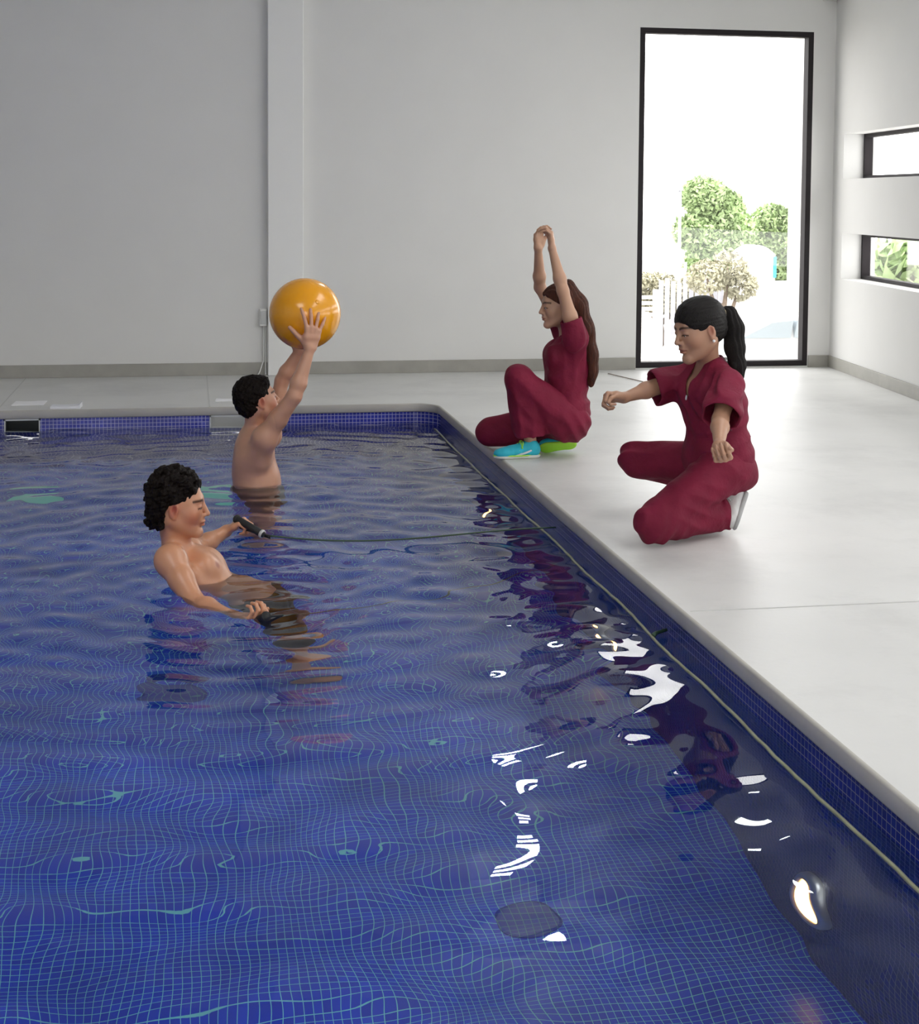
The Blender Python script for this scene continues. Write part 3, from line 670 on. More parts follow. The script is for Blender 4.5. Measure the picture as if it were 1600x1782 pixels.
def face_tint(H, V, base, lips=(0.80, 0.52, 0.52), brow=0.12, blush=0.0, beard=0.0):
    L = H.loc(V); x, y, z = L.T; C = base
    def mul(mask, col): C[:] = C*(1-mask[:, None])+C*np.array(col)*mask[:, None]
    front = np.clip((x-0.055)/0.02, 0, 1)
    g = lambda q, w_: np.exp(-(q/w_)**2)
    if blush: mul(np.clip(g(x-0.055, .03)*g(np.abs(y)-.045, .028)*g(z+.03, .03)*blush, 0, 1), (1.0, .55, .5)); mul(g(x+0.01, .02)*(np.abs(y) > .07)*g(z, .035)*blush, (1.0, .5, .45))
    mul(front*np.clip(1.3-((y/0.022)**2+((z+0.0575)/0.011)**2), 0, 1), lips)
    mul((x > .075)*g(z+0.0577, 0.0016)*(np.abs(y) < .022)*0.8, (.35, .2, .2))
    for s in (-1, 1):
        yy = s*y; arc = 0.0255+0.006*np.clip(1-((yy-0.034)/0.024)**2, -1, 1)
        mul(np.clip(1.6-np.abs(z-arc)/0.0042, 0, 1)*((yy > .010) & (yy < .056) & (x > .03)), (brow, brow*.8, brow*.7))
        mul(np.clip(1.5-np.abs(z-(0.0035-0.003*((yy-.03)/.015)**2))/0.0026, 0, 1)*((yy > .014) & (yy < .047) & (x > .05)), (.10, .07, .06))
    mul(np.clip(1.5-(((x+.006)/.010)**2+((z-0)/.018)**2), 0, 1)*(np.abs(y) > .076)*(np.abs(y) < .10), (.62, .42, .38))
    mul((x > .08)*g(np.abs(y)-0.008, .0035)*g(z+0.0335, .0025), (.3, .18, .15))
    if beard: mul(np.clip(beard*np.clip(-(z+0.045)/.02, 0, 1)*(x > -.01)*(z > -.13), 0, .6), (.72, .70, .70))
    return C

def hand(S, W, f, n, thumb, curl=(0.2, 0.3, 0.2), spread=0.0, size=1.0, tcurl=0.3, thumb_out=0.7, per=None):
    """W wrist, f towards the fingers, n out of the palm, thumb=+1/-1 side of cross(n,f)"""
    f = nrm(f); n = nrm(n-f*(n@f)); s = np.cross(n, f)*thumb; z = size
    kn = []
    for i, (o, L) in enumerate(((0.030, 0.088), (0.010, 0.092), (-0.010, 0.087), (-0.028, 0.079))):
        k_ = W+f*L*z+s*o*z; kn.append(k_); S.cone(W+f*0.006+s*o*0.5*z, k_-n*0.001, 0.0150*z, 0.0108*z, 0.012)
    S.cone(W+f*.045*z+s*.026*z, W+f*.05*z-s*.022*z, .0145*z, .0130*z, .012)
    S.ell(W+f*.035*z+s*.026*z+n*.008*z, (.030*z, .014*z, .014*z), np.stack([f, s, n]), .012)
    out = []
    for i, (L0, r0) in enumerate(((0.042, .0090), (0.046, .0092), (0.042, .0088), (0.034, .0078))):
        a = 0; p = kn[i]; sp = spread*(1.0, 0.35, -0.35, -1.05)[i]; d0 = nrm(f*math.cos(sp)+s*math.sin(sp)); cu = curl if per is None else per[i]
        rr = r0*z
        for j, (fr, c_) in enumerate(zip((1, .64, .52), cu)):
            a += c_; d = d0*math.cos(a)+n*math.sin(a); q = p+d*L0*fr*z; S.cone(p, q, rr, rr*.90, 0.004); p = q; rr *= .90
        out.append(p)
    b = W+f*.020*z+s*.024*z+n*.006*z; d = nrm(f*math.cos(thumb_out)+s*math.sin(thumb_out)+n*0.25)
    m1 = b+d*.040*z; S.cone(b, m1, .0140*z, .0110*z, .010)
    d2 = nrm(d*math.cos(tcurl)+nrm(f*.7+n*.8)*math.sin(tcurl)); m2 = m1+d2*.031*z; S.cone(m1, m2, .0108*z, .0095*z, .005)
    d3 = nrm(d2*math.cos(tcurl)+nrm(n-s*.5)*math.sin(tcurl)); m3 = m2+d3*.024*z; S.cone(m2, m3, .0096*z, .0080*z, .004); out.append(m3)
    return out
def arm(S, sh, el, wr, m=1.0, k=0.022):
    sh, el, wr = map(np.array, (sh, el, wr)); mid = sh+(el-sh)*.45
    S.cone(sh, mid, .050*m, .043*m, k); S.cone(mid, el, .043*m, .034*m, .02)
    q = el+(wr-el)*.28; S.cone(el, q, .034*m, .037*m, .02); S.cone(q, wr, .037*m, .0225*m, .02); S.ell(wr, (.024*m,)*3, None, .012)
def leg(S, hip, kn, an, m=1.0):
    hip, kn, an = map(np.array, (hip, kn, an)); S.cone(hip, kn, .082*m, .054*m, .04); q = kn+(an-kn)*.3; S.cone(kn, q, .052*m, .053*m, .03); S.cone(q, an, .053*m, .034*m, .02)
def torso(S, pel, neck, shl, shr, hl, hr, fem=False, belly=0.0, m=1.0, sr=.056):
    pel, neck, shl, shr, hl, hr = map(np.array, (pel, neck, shl, shr, hl, hr))
    up_ = nrm(neck-pel); L = np.linalg.norm(neck-pel); side = nrm((shl-shr)); fwd = nrm(np.cross(side, up_)); side2 = nrm(hl-hr); fw2 = nrm(np.cross(side2, up_))
    A = np.stack([fwd, side, np.cross(fwd, side)]); A2 = np.stack([fw2, side2, np.cross(fw2, side2)]); Am = frame(nrm(fwd+fw2), up_)
    S.ell(pel+up_*L*.66, (.105*m, .150*m, .165*m), A, .04)
    S.ell(pel+up_*L*.36, ((.092+belly)*m, .128*m, .14*m), Am, .05); S.ell(pel+up_*L*.06, (.105*m, .150*m, .105*m), A2, .05)
    if belly: S.ell(pel+up_*L*.25+fwd*.035, (.10*m, .12*m, .11*m), Am, .05)
    for s, sh in ((1, shl), (-1, shr)):
        S.ell(pel+up_*L*.74+side*s*.068*m+fwd*(.066 if fem else .060)*m, (.056 if fem else .040, .064, .056), A, .03)
        S.cone(neck-up_*.012-fwd*.012, sh+up_*.010, .040*m, .036*m, .035)
        S.cone(sh-up_*.02, pel+up_*L*.60+side*s*.075*m-fwd*.03, .050*m, .055*m, .035)
        S.ell(sh, (sr*m,)*3, A, .03)
    return A
def neck_(S, neck, H, r=.056):
    S.cone(neck-np.array([0, 0, .02]), H.w(-0.022, 0, -0.055), r, r*.92*H.k, .025); 
def skin_mat(name, c, rough=.45, spec=.45, sss=0.06): return mat(name, c, rough=rough, noise=0.05, nscale=9, bump=0.04, bscale=220, vc=True, spec=spec, sss=sss)
MT.update(
    skin1=skin_mat('tanned_wet_skin', (0.60, 0.29, 0.165), .33, .5), skin2=skin_mat('light_wet_skin', (0.62, 0.33, 0.215), .36, .5),
    skin3=skin_mat('brown_skin', (0.46, 0.255, 0.165)), skin4=skin_mat('light_brown_skin', (0.50, 0.29, 0.19)),
    hair_black=mat('black_hair', (0.008, 0.005, 0.004), rough=.55, noise=.4, nscale=60, bump=.7, bscale=120, spec=.12),
    hair_dark=mat('dark_hair', (0.010, 0.008, 0.0075), rough=.42, noise=.4, nscale=30, bump=.6, bscale=90, stretch=(6, 6, 1), spec=.2),
    hair_brown=mat('brown_hair', (0.075, 0.020, 0.009), rough=.40, noise=.6, nscale=22, bump=.6, bscale=70, stretch=(6, 6, .6), spec=.3),
    scrub=mat('maroon_cotton', (0.185, 0.010, 0.036), rough=.72, noise=.14, nscale=10, bump=.85, bscale=20, spec=.25),
    shorts=mat('black_swim_shorts', (0.016, 0.014, 0.016), rough=.6, noise=.2, bump=.2),
    shoe_blue=mat('turquoise_mesh', (0.02, 0.48, 0.62), rough=.55, noise=.1, nscale=30, bump=.3, bscale=400), sole=mat('shoe_sole', (0.62, 0.64, 0.58), rough=.6),
    lime=mat('lime', (0.42, 0.85, 0.06), rough=.5), shoe_white=mat('white_leather', (0.72, 0.73, 0.72), rough=.4, noise=.08, nscale=14, bump=.15), shoe_grey=mat('grey_rubber', (0.40, 0.41, 0.41), rough=.6),
    swoosh=mat('silver_mark', (0.62, 0.68, 0.72), rough=.35), band=mat('cream_band', (0.62, 0.52, 0.33), rough=.6), pearl=mat('pearl', (0.85, 0.85, 0.83), rough=.15), eye=mat('eye_white', (0.55, 0.52, 0.50), rough=.12), iris=mat('iris', (0.02, 0.012, 0.008), rough=.08),
    ball=mat('orange_rubber', (0.95, 0.40, 0.005), rough=.20, noise=.04, nscale=3, coat=.5),
    badge=mat('badge', (0.6, 0.6, 0.62), rough=.4), cut=mat('neck_trim', (0.12, 0.011, 0.03), rough=.8))
def person(name, loc, label, group=None): return empty(name, loc, label, 'person', group)
def hair_shell(name, H, parent, m, sphere, cuts, vox=.0035, disp=None, amp=0.006, extra=None, after=None):
    S = Sdf()
    for c, r in sphere: S.ell(H.w(*c), np.array(r)*H.k, H.A, .012)
    if extra: extra(S)
    for kind, c, r in cuts:
        if kind == 'e': S.ell(H.w(*c), np.array(r)*H.k, H.A, .006, 's')
        elif kind == 'h': S.half(H.w(*c), np.array(r)@H.A, .008)
    if after: after(S)
    return sdf_obj(name, S, vox, m, parent, disp=disp, amp=amp, it=1)
def eyes(H, parent):
    for s in (-1, 1):
        c = H.w(0.0762, s*0.030, 0.0010); q = MB().lathe(c, H.A[0], [(0, -.009), (.007, -.006), (.0095, 0), (.007, .006), (.0035, .0088), (0, .0095)], 14)
        o = q.build('eye', 'eye', parent, smooth=True)
        MB().lathe(c+H.A[0]*.0078-H.A[2]*.0015, nrm(H.A[0]-H.A[2]*.25), [(0.0042, 0), (.003, .0018), (0, .0024)], 12).build('iris', 'iris', o, smooth=True)
Zd = np.array([0, 0, 1.0])

from mathutils.bvhtree import BVHTree
def surface_hit(o, x, y):
    """point and normal where the sight line of a photo pixel meets a part (to sew a small badge on it)"""
    me = o.data; bv = BVHTree.FromPolygons([v.co for v in me.vertices], [tuple(p.vertices) for p in me.polygons]); d = nrm(at(x, y, 5)-CAM)
    loc, n, i, _ = bv.ray_cast(Vector(CAM), Vector(d)); return (None, None) if loc is None else (np.array(loc), np.array(n))
def badge(o, x, y, hw, hh, parent, m='badge', lab=None):
    c, n = surface_hit(o, x, y)
    if c is None: print('no badge'); return
    if n@(c-CAM) > 0: n = -n
    s = nrm(np.cross(np.array([0, 0, 1.0]), n)); u = np.cross(n, s)
    b = MB(); N = 12; b.v = [tuple(c+s*hw*math.cos(6.2832*k/N)+u*hh*math.sin(6.2832*k/N)+n*q) for q in (-.002, .0025) for k in range(N)]
    b.f = [tuple(range(N))[::-1], tuple(range(N, 2*N))]+[(k, (k+1) % N, N+(k+1) % N, N+k) for k in range(N)]
    r = b.build('badge', m, parent)
    if lab: r['label'] = lab

# ---------------------------------------------------------------- man holding the ball
def build_ball_man():
    g = lambda x, y, z: at(x, y, z)
    Zc = 7.95
    ball_c = g(531, 546, 7.95); ball_r = 62.3*7.95/F_PX
    H = Head(g(449, 697, 7.92), (0.93, 0.30, 0.20), (-0.18, 0, 1), 1.06)
    shr, shl = g(461, 762, 7.80), g(470, 757, 8.14)          # right shoulder is the near one
    elr, ell_ = g(512, 690, 7.74), g(491, 662, 8.14)
    wrr, wrl = g(540, 606, 7.76), g(521, 610, 8.10)
    neck = g(441, 752, 7.97); pel = g(444, 872, 7.98)
    p = person('person', (pel[0], pel[1], POOL['bottom']), 'short-haired man standing waist-deep in the pool, holding an orange ball overhead')
    S = Sdf(); hl, hr = pel+rt*.02+fw*.085-Zd*.02, pel+rt*.02-fw*.085-Zd*.02
    torso(S, pel, neck, shl, shr, hl, hr, belly=.022, m=1.02)
    S.cone(shr, g(452, 800, 7.86), .05, .06, .04)
    neck_(S, neck+rt*.012, H, .060); add_head(S, H)
    arm(S, shr, elr, wrr, 1.12, .03); arm(S, shl, ell_, wrl, 1.08, .03)
    for h, sg in ((hl, 1), (hr, -1)):
        kn = h+np.array([.05, sg*.03, -.42]); an = kn+np.array([-.05, sg*.01, 0]); an[2] = POOL['bottom']+.085; leg(S, h, kn, an, 1.05)
        S.cone(an-Zd*.02, an+np.array([.14, 0, -.055]), .040, .028, .02); S.cone(an-Zd*.035-np.array([.03, 0, 0]), an-Zd*.055, .03, .03, .01)
    for W, sg in ((wrr, 1), (wrl, -1)):
        # palm against the ball, fingers spread over it
        to = nrm(ball_c-W); r_ = np.linalg.norm(ball_c-W); f = nrm(np.array([.06, 0, 1.0])+0.0*to); f = nrm(f+rt*.10)
        n = nrm(ball_c-(W+f*.10)); 
        hand(S, W, f, n, -1 if sg > 0 else 1, curl=(.22, .30, .25), spread=.36, size=1.2, tcurl=.1, thumb_out=.95)
    def tint(V):
        C = np.ones((len(V), 3)); face_tint(H, V, C, blush=.7, beard=.5)
        for h_ in (elr, ell_): C *= 1-.12*np.exp(-(np.linalg.norm(V-h_, axis=1)/.03)**2)[:, None]*np.array([.2, 1, 1])
        return C
    body = sdf_obj('body', S, .0036, 'skin2', p, tint=tint)
    nz = lambda P: .0035*vnoise(P, 260, 1)+.003*vnoise(P, 120, 2)
    hair_shell('short_hair', H, p, 'hair_black', [((-.022, 0, .044), (.102, .084, .092)), ((-.05, 0, .0), (.070, .074, .075)), ((.03, 0, .085), (.05, .06, .035))],
               [('h', (.050, 0, .045), (.86, 0, -.50)), ('e', (.02, .088, -.030), (.040, .028, .045)), ('e', (.02, -.088, -.030), (.040, .028, .045)), ('h', (-.05, 0, -.075), (.2, 0, -1))], disp=nz, amp=.008)
    eyes(H, p)
    T = Sdf(); T.ell(pel-Zd*.03, (.125, .168, .10), frame(rt, Zd), .03)
    for h, sg in ((hl, 1), (hr, -1)): T.cone(h, h+np.array([.045, sg*.03, -.38]), .108, .088, .03)
    C = Sdf(); C.half(pel+Zd*.075, (0, 0, 1)); C.half(pel-Zd*.42, (0, 0, -1))
    sdf_obj('swim_shorts', T, .006, 'shorts', p, disp=lambda P: .004*vnoise(P, 40, 4), shell=.02, cuts=C, amp=.004)
    b = empty('exercise_ball', ball_c-Zd*ball_r, 'shiny orange exercise ball held up by the man with short hair', 'ball')
    n = 64; q = MB(); prof = [(ball_r*math.sin(math.pi*k/n), -ball_r*math.cos(math.pi*k/n)) for k in range(n+1)]
    prof = [(r*(1+.0022*math.cos(h/ball_r*60)*(abs(h) < ball_r*.75)), h) for r, h in prof]
    q.lathe(ball_c, nrm(rt*.55+Zd*.8+fw*.15), prof, 72).build('ball_skin', 'ball', b, smooth=True)
    ax = nrm(rt*.45+Zd*.35-fw*.85); MB().lathe(ball_c+ax*(ball_r-.003), ax, [(.014, 0), (.012, .004), (.006, .005), (0, .003)], 20).build('valve_plug', 'ball', b, smooth=True)
    return dict(p=p)

# ---------------------------------------------------------------- man leaning back with the resistance cord
def build_cord_man():
    g = at; H = Head(g(312, 880, 5.98), (0.985, -0.13, -0.06), (-0.02, 0, 1), 1.08)
    neck = g(303, 950, 6.0); shr, shl = g(297, 975, 5.83), g(326, 958, 6.18)
    sh_mid = (shr+shl)/2; pel = sh_mid+np.array([.30, .0, -.40]); 
    neck = g(309, 947, 6.02)
    elr, wrr = g(340, 1051, 5.70), g(412, 1081, 5.50)
    ell_, wrl = g(350, 951, 6.42), g(394, 924, 6.52)
    p = person('person', (pel[0], pel[1], POOL['bottom']), 'curly-haired man leaning back chest-deep in the pool, pulling black handles')
    S = Sdf(); hl, hr = pel+np.array([.02, .085, -.02]), pel+np.array([.02, -.085, -.02])
    torso(S, pel, neck, shl, shr, hl, hr, belly=.012, m=1.0)
    A = frame(np.array([.8, -.1, .45]), np.array([-.5, 0, .8]))
    neck_(S, neck, H, .058); add_head(S, H)
    arm(S, shr, elr, wrr, 1.12, .03); arm(S, shl, ell_, wrl, 1.05, .03)
    feet = []
    for h, sg in ((hl, 1), (hr, -1)):
        kn = h+np.array([.13, sg*.05, -.38]); an = kn+np.array([.02, sg*.02, 0]); an[2] = POOL['bottom']+.085
        leg(S, h, kn, an, 1.0); S.cone(an-Zd*.02, an+np.array([.14, 0, -.055]), .040, .028, .02); S.cone(an-Zd*.035-np.array([.03, 0, 0]), an-Zd*.055, .03, .03, .01)
    # handles: near one flat in the water, far one raised
    hA, hB = g(412, 903, 6.50), g(456, 929, 6.44)
    axf = nrm(hB-hA)
    fh = nrm(g(412, 911, 6.50)-wrl); nh = nrm(np.array([.3, .0, -1.0]))
    hand(S, wrl, nrm(fh+np.array([.35, 0, .12])), nh, -1, curl=(1.15, 1.35, .9), size=.98, tcurl=.6, thumb_out=.5)
    nA = wrr+nrm(g(460, 1083, 5.42)-wrr)*.05
    hand(S, wrr, nrm(g(450, 1080, 5.44)-wrr), np.array([0.1, .35, .9]), 1, curl=(.95, 1.2, .8), size=1.02, tcurl=.5, thumb_out=.45)
    nip = []
    def tint(V):
        C = np.ones((len(V), 3)); face_tint(H, V, C, blush=.75, lips=(.85, .5, .5))
        up_ = nrm(neck-pel); L = np.linalg.norm(neck-pel); side = nrm(shl-shr); fwd = nrm(np.cross(side, up_))
        for s in (-1, 1):
            c = pel+up_*L*.70+side*s*.085+fwd*.10; r = np.linalg.norm(V-c, axis=1); C *= 1-np.clip(1.6-r/.013, 0, 1)[:, None]*np.array([.35, .55, .55])
        # paler chest, darker arms
        t = np.clip((((V-pel)@fwd)-.02)/.06, 0, 1)*np.clip(1-np.abs((V-pel)@side)/.16, 0, 1); C *= 1+t[:, None]*np.array([.10, .22, .28])*(V[:, 2] < neck[2]-.03)[:, None]
        return C
    sdf_obj('body', S, .0032, 'skin1', p, tint=tint)
    # curly hair: tufts over the skull
    rng = np.random.RandomState(5)
    def extra(Sx):
        n = 0
        while n < 210:
            d = rng.normal(size=3); d /= np.linalg.norm(d); q = np.array([-.024, 0, .048])+d*np.array([.098, .082, .090])
            if q[2] < -.075 or (q[0] > .035 and q[2] < .062) or (q[0] > -.03 and q[2] < .015 and abs(q[1]) > .05) or (q[0] > .0 and q[2] < .04): continue
            r = rng.uniform(.010, .018); Sx.ell(H.w(*q), (r*H.k,)*3, H.A, .004); n += 1
        for k in range(36):
            q = (-.075+rng.uniform(-.035, .03), rng.uniform(-.055, .055), rng.uniform(-.095, -.02)); r = rng.uniform(.011, .018); Sx.ell(H.w(*q), (r*H.k,)*3, H.A, .006)
    hair_shell('curly_hair', H, p, 'hair_black', [((-.024, 0, .046), (.100, .084, .090)), ((-.062, 0, -.01), (.060, .072, .075))],
               [('h', (.056, 0, .045), (.88, 0, -.47)), ('e', (.015, .092, -.030), (.036, .030, .045)), ('e', (.015, -.092, -.030), (.036, .030, .045))], disp=lambda P: .0035*vnoise(P, 330, 7)+.003*vnoise(P, 170, 8), amp=.008, extra=extra, vox=.003)
    eyes(H, p)
    T = Sdf(); Ap = frame(np.array([1, 0, .6]), np.array([-.6, 0, 1])); T.ell(pel, (.118, .162, .11), Ap, .03)
    for h, sg in ((hl, 1), (hr, -1)): T.cone(h, h+np.array([.13, sg*.05, -.38]), .100, .082, .03)
    C = Sdf(); C.half(pel+Ap[2]*.05, Ap[2]); C.half(pel+np.array([.12, 0, -.40]), (.3, 0, -1))
    sdf_obj('swim_shorts', T, .006, 'shorts', p, disp=lambda P: .004*vnoise(P, 40, 4), shell=.02, cuts=C, amp=.004)
    # each band: foam grip, caps, strap and its cord move together
    def band(a, b, lab, eye_, cord_pts):
        a, b = np.array(a), np.array(b); d = nrm(b-a); e = empty('resistance_band', a, lab, 'exercise band', None)
        MB().tube([a-d*.012, a, b, b+d*.012], [.011, .0165, .0165, .011], 14).build('foam_grip', 'black', e, smooth=True)
        for c in (a, b): MB().lathe(c-d*.006, d, [(.0, 0), (.018, 0), (.019, .006), (.018, .012), (0, .012)], 18).build('end_cap', 'plastic' if (c is b and b[2] > -.1) else 'black', e, smooth=True)
        n = nrm(np.cross(d, np.cross(eye_-a, d))+1e-6)
        MB().tube([a, a-Zd*.030+d*.02, eye_-Zd*.01, eye_], .004, 8).build('strap', 'black', e, smooth=True)
        MB().tube([b, b+(eye_-b)*.5, eye_], .0045, 8).build('strap', 'black', e, smooth=True)
        MB().tube(cord_pts, .0038, 8).build('cord', 'cord', e, smooth=True)
    c0 = hB+np.array([.035, 0, -.01]); cend = np.array([1.640, 6.55, -.10]); pts = []
    for k in range(25):
        t = k/24; q = c0*(1-t)+cend*t; q[2] += -.05*math.sin(math.pi*t)*(1-t)*1.2; pts.append(q)
    band(hA, hB, 'black foam grip held above the water, its green cord stretched to the pool edge', c0, pts)
    nA = g(443, 1083, 5.47); nB = g(463, 1073, 5.40); c1 = nB+np.array([.06, .05, -.012]); cend = np.array([1.62, 6.40, -.5])
    band(nA, nB, 'black foam grip at the water surface in the near hand of the leaning man', c1, [c1*(1-t)+cend*t+Zd*(-.12*math.sin(math.pi*t)) for t in np.linspace(0, 1, 20)])

# ---------------------------------------------------------------- clothes helper
def folds(P, axes, amp, seed):
    s = 0
    for i, (c, d, f, rad) in enumerate(axes):
        w_ = np.exp(-(((P-np.float32(c))**2).sum(-1))/rad**2); ph = (P@np.asarray(d, np.float32))*f*.75+2.4*vnoise(P, 11, seed+i); s = s+w_*(np.sqrt(np.sin(ph)**2+.03)-.62)*(.65+.5*vnoise(P, 16, seed+i+70))
    return 3.4*amp*s+.0038*vnoise(P, 34, seed+50)
def shoe(name, toe, heel, upv, parent, mu, ms, width=.040, label=None, height=.085, lace='lime', swoosh=None, trim=None):
    toe, heel = np.array(toe), np.array(heel); f = nrm(toe-heel); L = np.linalg.norm(toe-heel); l = nrm(np.cross(upv, f)); u = np.cross(f, l); A = np.stack([f, l, u]); w = lambda a, b, c: heel+f*a*L+l*b+u*c
    S = Sdf(); S.ell(w(.80, 0, .028), (L*.22, width*1.05, .030), A, .02).ell(w(.5, 0, .036), (L*.30, width*.92, .036), A, .03).ell(w(.16, 0, .042), (L*.17, width*.86, .042), A, .03)
    S.cone(w(.13, 0, .05), w(.17, 0, height), .036, .032, .02); S.cone(w(.35, 0, .065), w(.62, 0, .045), .024, .018, .02)
    S.half(w(0, 0, .010), -u, .003); S.ell(w(.17, 0, height+.020), (.034, .026, .030), A, .005, 's')
    o = sdf_obj('shoe', S, .0032, mu, parent, disp=lambda P: .0006*vnoise(P, 200, 3), amp=.001)
    if label: o['label'] = label
    T = Sdf(); T.ell(w(.78, 0, .010), (L*.245, width*1.12, .016), A, .01).ell(w(.45, 0, .012), (L*.33, width*.93, .018), A, .02).ell(w(.16, 0, .012), (L*.19, width*.95, .019), A, .02); T.half(w(0, 0, .0), -u, .002).half(w(0, 0, .020), u, .002)
    sdf_obj('shoe_sole', T, .0032, ms, o)
    if trim:
        pts = []
        for k in range(41):
            q = 2*math.pi*k/40; a = .5+.52*math.cos(q); ww = width*(1.0+.12*math.cos(q)); pts.append(w(a, ww*math.sin(q)*(.98), .019))
        MB().tube(pts, .0034, 6).build('sole_trim', trim, o, smooth=True)
    if lace:
        for k in range(5):
            a = .40+.065*k; h = .088-.055*(a-.35)-.006*k
            q = MB(); pts = [w(a+.02*math.sin(t*math.pi), (t-.5)*.062, h+.004-.034*(abs(t-.5)*2)**1.6) for t in np.linspace(0, 1, 7)]; q.tube(pts, .0042, 6).build('lace', lace, o, smooth=True)
        for s in (-1, 1):
            q = MB(); pts = [w(.38+.04*t, s*(.006+.036*math.sin(math.pi*t*.8)), .092+.010*math.sin(math.pi*t)-.034*t) for t in np.linspace(0, 1, 9)]; q.tube(pts, .0033, 6).build('lace_bow', lace, o, smooth=True)
    if swoosh:
        s = swoosh; q = MB(); n = 14; V = []
        for k in range(n+1):
            t = k/n; a = .56-.44*t; b = .022+.034*t**1.5; th_ = .0105*math.sin(math.pi*min(1, (1-t)*1.0+.02))**.8*(1.0 if t > .08 else .9)+.0006
            for dz in (-.5, .5):
                zz = b+dz*th_*(1.5 if t < .35 else 1); yy = s*(width*.93*math.sqrt(max(.05, 1-((zz-.036)/.040)**2))+.0022); V.append(w(a, yy, zz))
        q.v = [tuple(v) for v in V]; q.f = [(2*k, 2*k+1, 2*k+3, 2*k+2) for k in range(n)]
        sm = q.build('side_mark', 'swoosh', o); md = sm.modifiers.new('solid', 'SOLIDIFY'); md.thickness = .0015
    return o

# ---------------------------------------------------------------- kneeling woman with the ponytail
def build_pony_woman():
    g = at; H = Head(g(1217, 575, 6.22), (-0.95, -0.20, -0.22), (-0.28, 0, 1), 1.08)
    neck = g(1233, 632, 6.30); shl, shr = g(1270, 668, 6.12), g(1203, 657, 6.42)
    pel = g(1252, 806, 6.36); hl, hr = g(1262, 814, 6.26), g(1243, 806, 6.46)
    knl, anl = g(1140, 900, 6.02), g(1272, 893, 6.30)       # near (left) knee on the ground
    knr, anr = g(1108, 798, 6.62), g(1232, 866, 6.84)
    anr[2] = .09; knl[2] = .075
    ell_, wrl = g(1254, 731, 5.96), g(1252, 775, 5.76)
    elr, wrr = g(1140, 674, 6.38), g(1087, 692, 6.30)
    p = person('person', (knl[0]+.15, knl[1], 0), 'ponytailed woman in maroon scrubs kneeling on one knee with both arms reaching forward')
    S = Sdf(); A = torso(S, pel, neck, shl, shr, hl, hr, fem=True, m=.90)
    neck_(S, neck, H, .047); add_head(S, H, True)
    arm(S, shl, ell_, wrl, .92); arm(S, shr, elr, wrr, .92)
    leg(S, hl, knl, anl, .98); leg(S, hr, knr, anr, .98)
    hand(S, wrl, nrm(np.array([-.10, -.72, -.42])), np.array([-.35, -.25, .75]), 1, curl=(1.25, 1.25, .8), size=.96, tcurl=.7, thumb_out=.35)
    hand(S, wrr, nrm(np.array([-.95, -.05, .06])), np.array([-.1, -.55, -.7]), -1, curl=(1.20, 1.25, .8), size=.94, tcurl=.7, thumb_out=.35)
    def tint(V): C = np.ones((len(V), 3)); return face_tint(H, V, C, lips=(.75, .5, .5), blush=.25)
    sdf_obj('body', S, .0032, 'skin3', p, tint=tint)
    eyes(H, p)
    # hair cap with a low side fringe, ponytail and band
    flow = lambda P: .0016*vnoise((((P-H.c)@H.A.T)*np.array([.16, 1, 1])).astype(np.float32), 330, 4)+.0015*vnoise(P, 40, 6)
    hair_shell('hair', H, p, 'hair_dark', [((-.016, 0, .040), (.106, .084, .092)), ((-.035, 0, .0), (.082, .076, .070))],
               [('h', (.060, 0, .024), (.80, 0, -.60)), ('e', (-.002, .088, -.030), (.026, .026, .042)), ('e', (-.002, -.088, -.030), (.026, .026, .042)), ('h', (-.05, 0, -.06), (.3, 0, -1))], disp=flow, amp=.003)
    b0 = g(1254, 546, 6.27); b1 = g(1262, 550, 6.27)
    T = Sdf(); pts = [g(1256, 548, 6.27), g(1268, 548, 6.28), g(1277, 572, 6.28), g(1279, 605, 6.27), g(1284, 635, 6.25), g(1292, 664, 6.22)]
    T.chain(pts, [.020, .031, .040, .037, .029, .008], .03)
    sdf_obj('ponytail', T, .0035, 'hair_dark', p, disp=lambda P: .003*np.sin(P[..., 0]*260+P[..., 1]*210+2*vnoise(P, 15, 3)), amp=.004)
    MB().lathe(g(1257, 547, 6.27), nrm(pts[1]-pts[0]), [(.021, -.010), (.027, -.006), (.028, 0), (.027, .006), (.021, .010)], 24).build('hair_band', 'band', p, smooth=True)
    MB().lathe(H.w(-.004, .087, -.040), H.A[1], [(0, -.005), (.005, -.003), (.0065, .001), (.005, .005), (0, .0065)], 14).build('pearl_earring', 'pearl', p, smooth=True)
    # scrub top
    T = Sdf(); torso(T, pel, neck, shl, shr, hl, hr, fem=True, m=.90, sr=.036); T = T.grow(.016)
    fwd, side, upv = A
    T.ell(pel+upv*.22-fwd*.015, (.118, .148, .20), A, .06)
    T.ell(pel+upv*.03, (.142, .178, .13), A, .06)
    el_, er_ = ell_-shl, elr-shr
    sl_end, sr_end = shl+el_*.80, shr+nrm(er_)*.155
    T.cone(shl+el_*.12-upv*.005, sl_end, .064, .084, .02); T.cone(shr+er_*.08-upv*.005, sr_end, .062, .078, .02)
    C = Sdf(); C.half(sl_end+nrm(el_)*.035, nrm(el_)+0*upv, .003)
    C = Sdf()
    def cut_sleeve(Cs, sh, d, end):  # remove cloth past the sleeve hem, only near the arm
        Cs.cone(end+d*.082, end+d*.30, .092, .14, .004, 's')
    cut_sleeve(C, shl, nrm(el_), sl_end); cut_sleeve(C, shr, nrm(er_), sr_end)
    C.half(pel-upv*.075, -upv, .003)
    C.ell(neck+upv*.055-fwd*.0, (.068, .062, .062), A, .006, 's')
    C.cone(neck+fwd*.075+upv*.02, neck+fwd*.115-upv*.11, .055, .012, .006, 's')
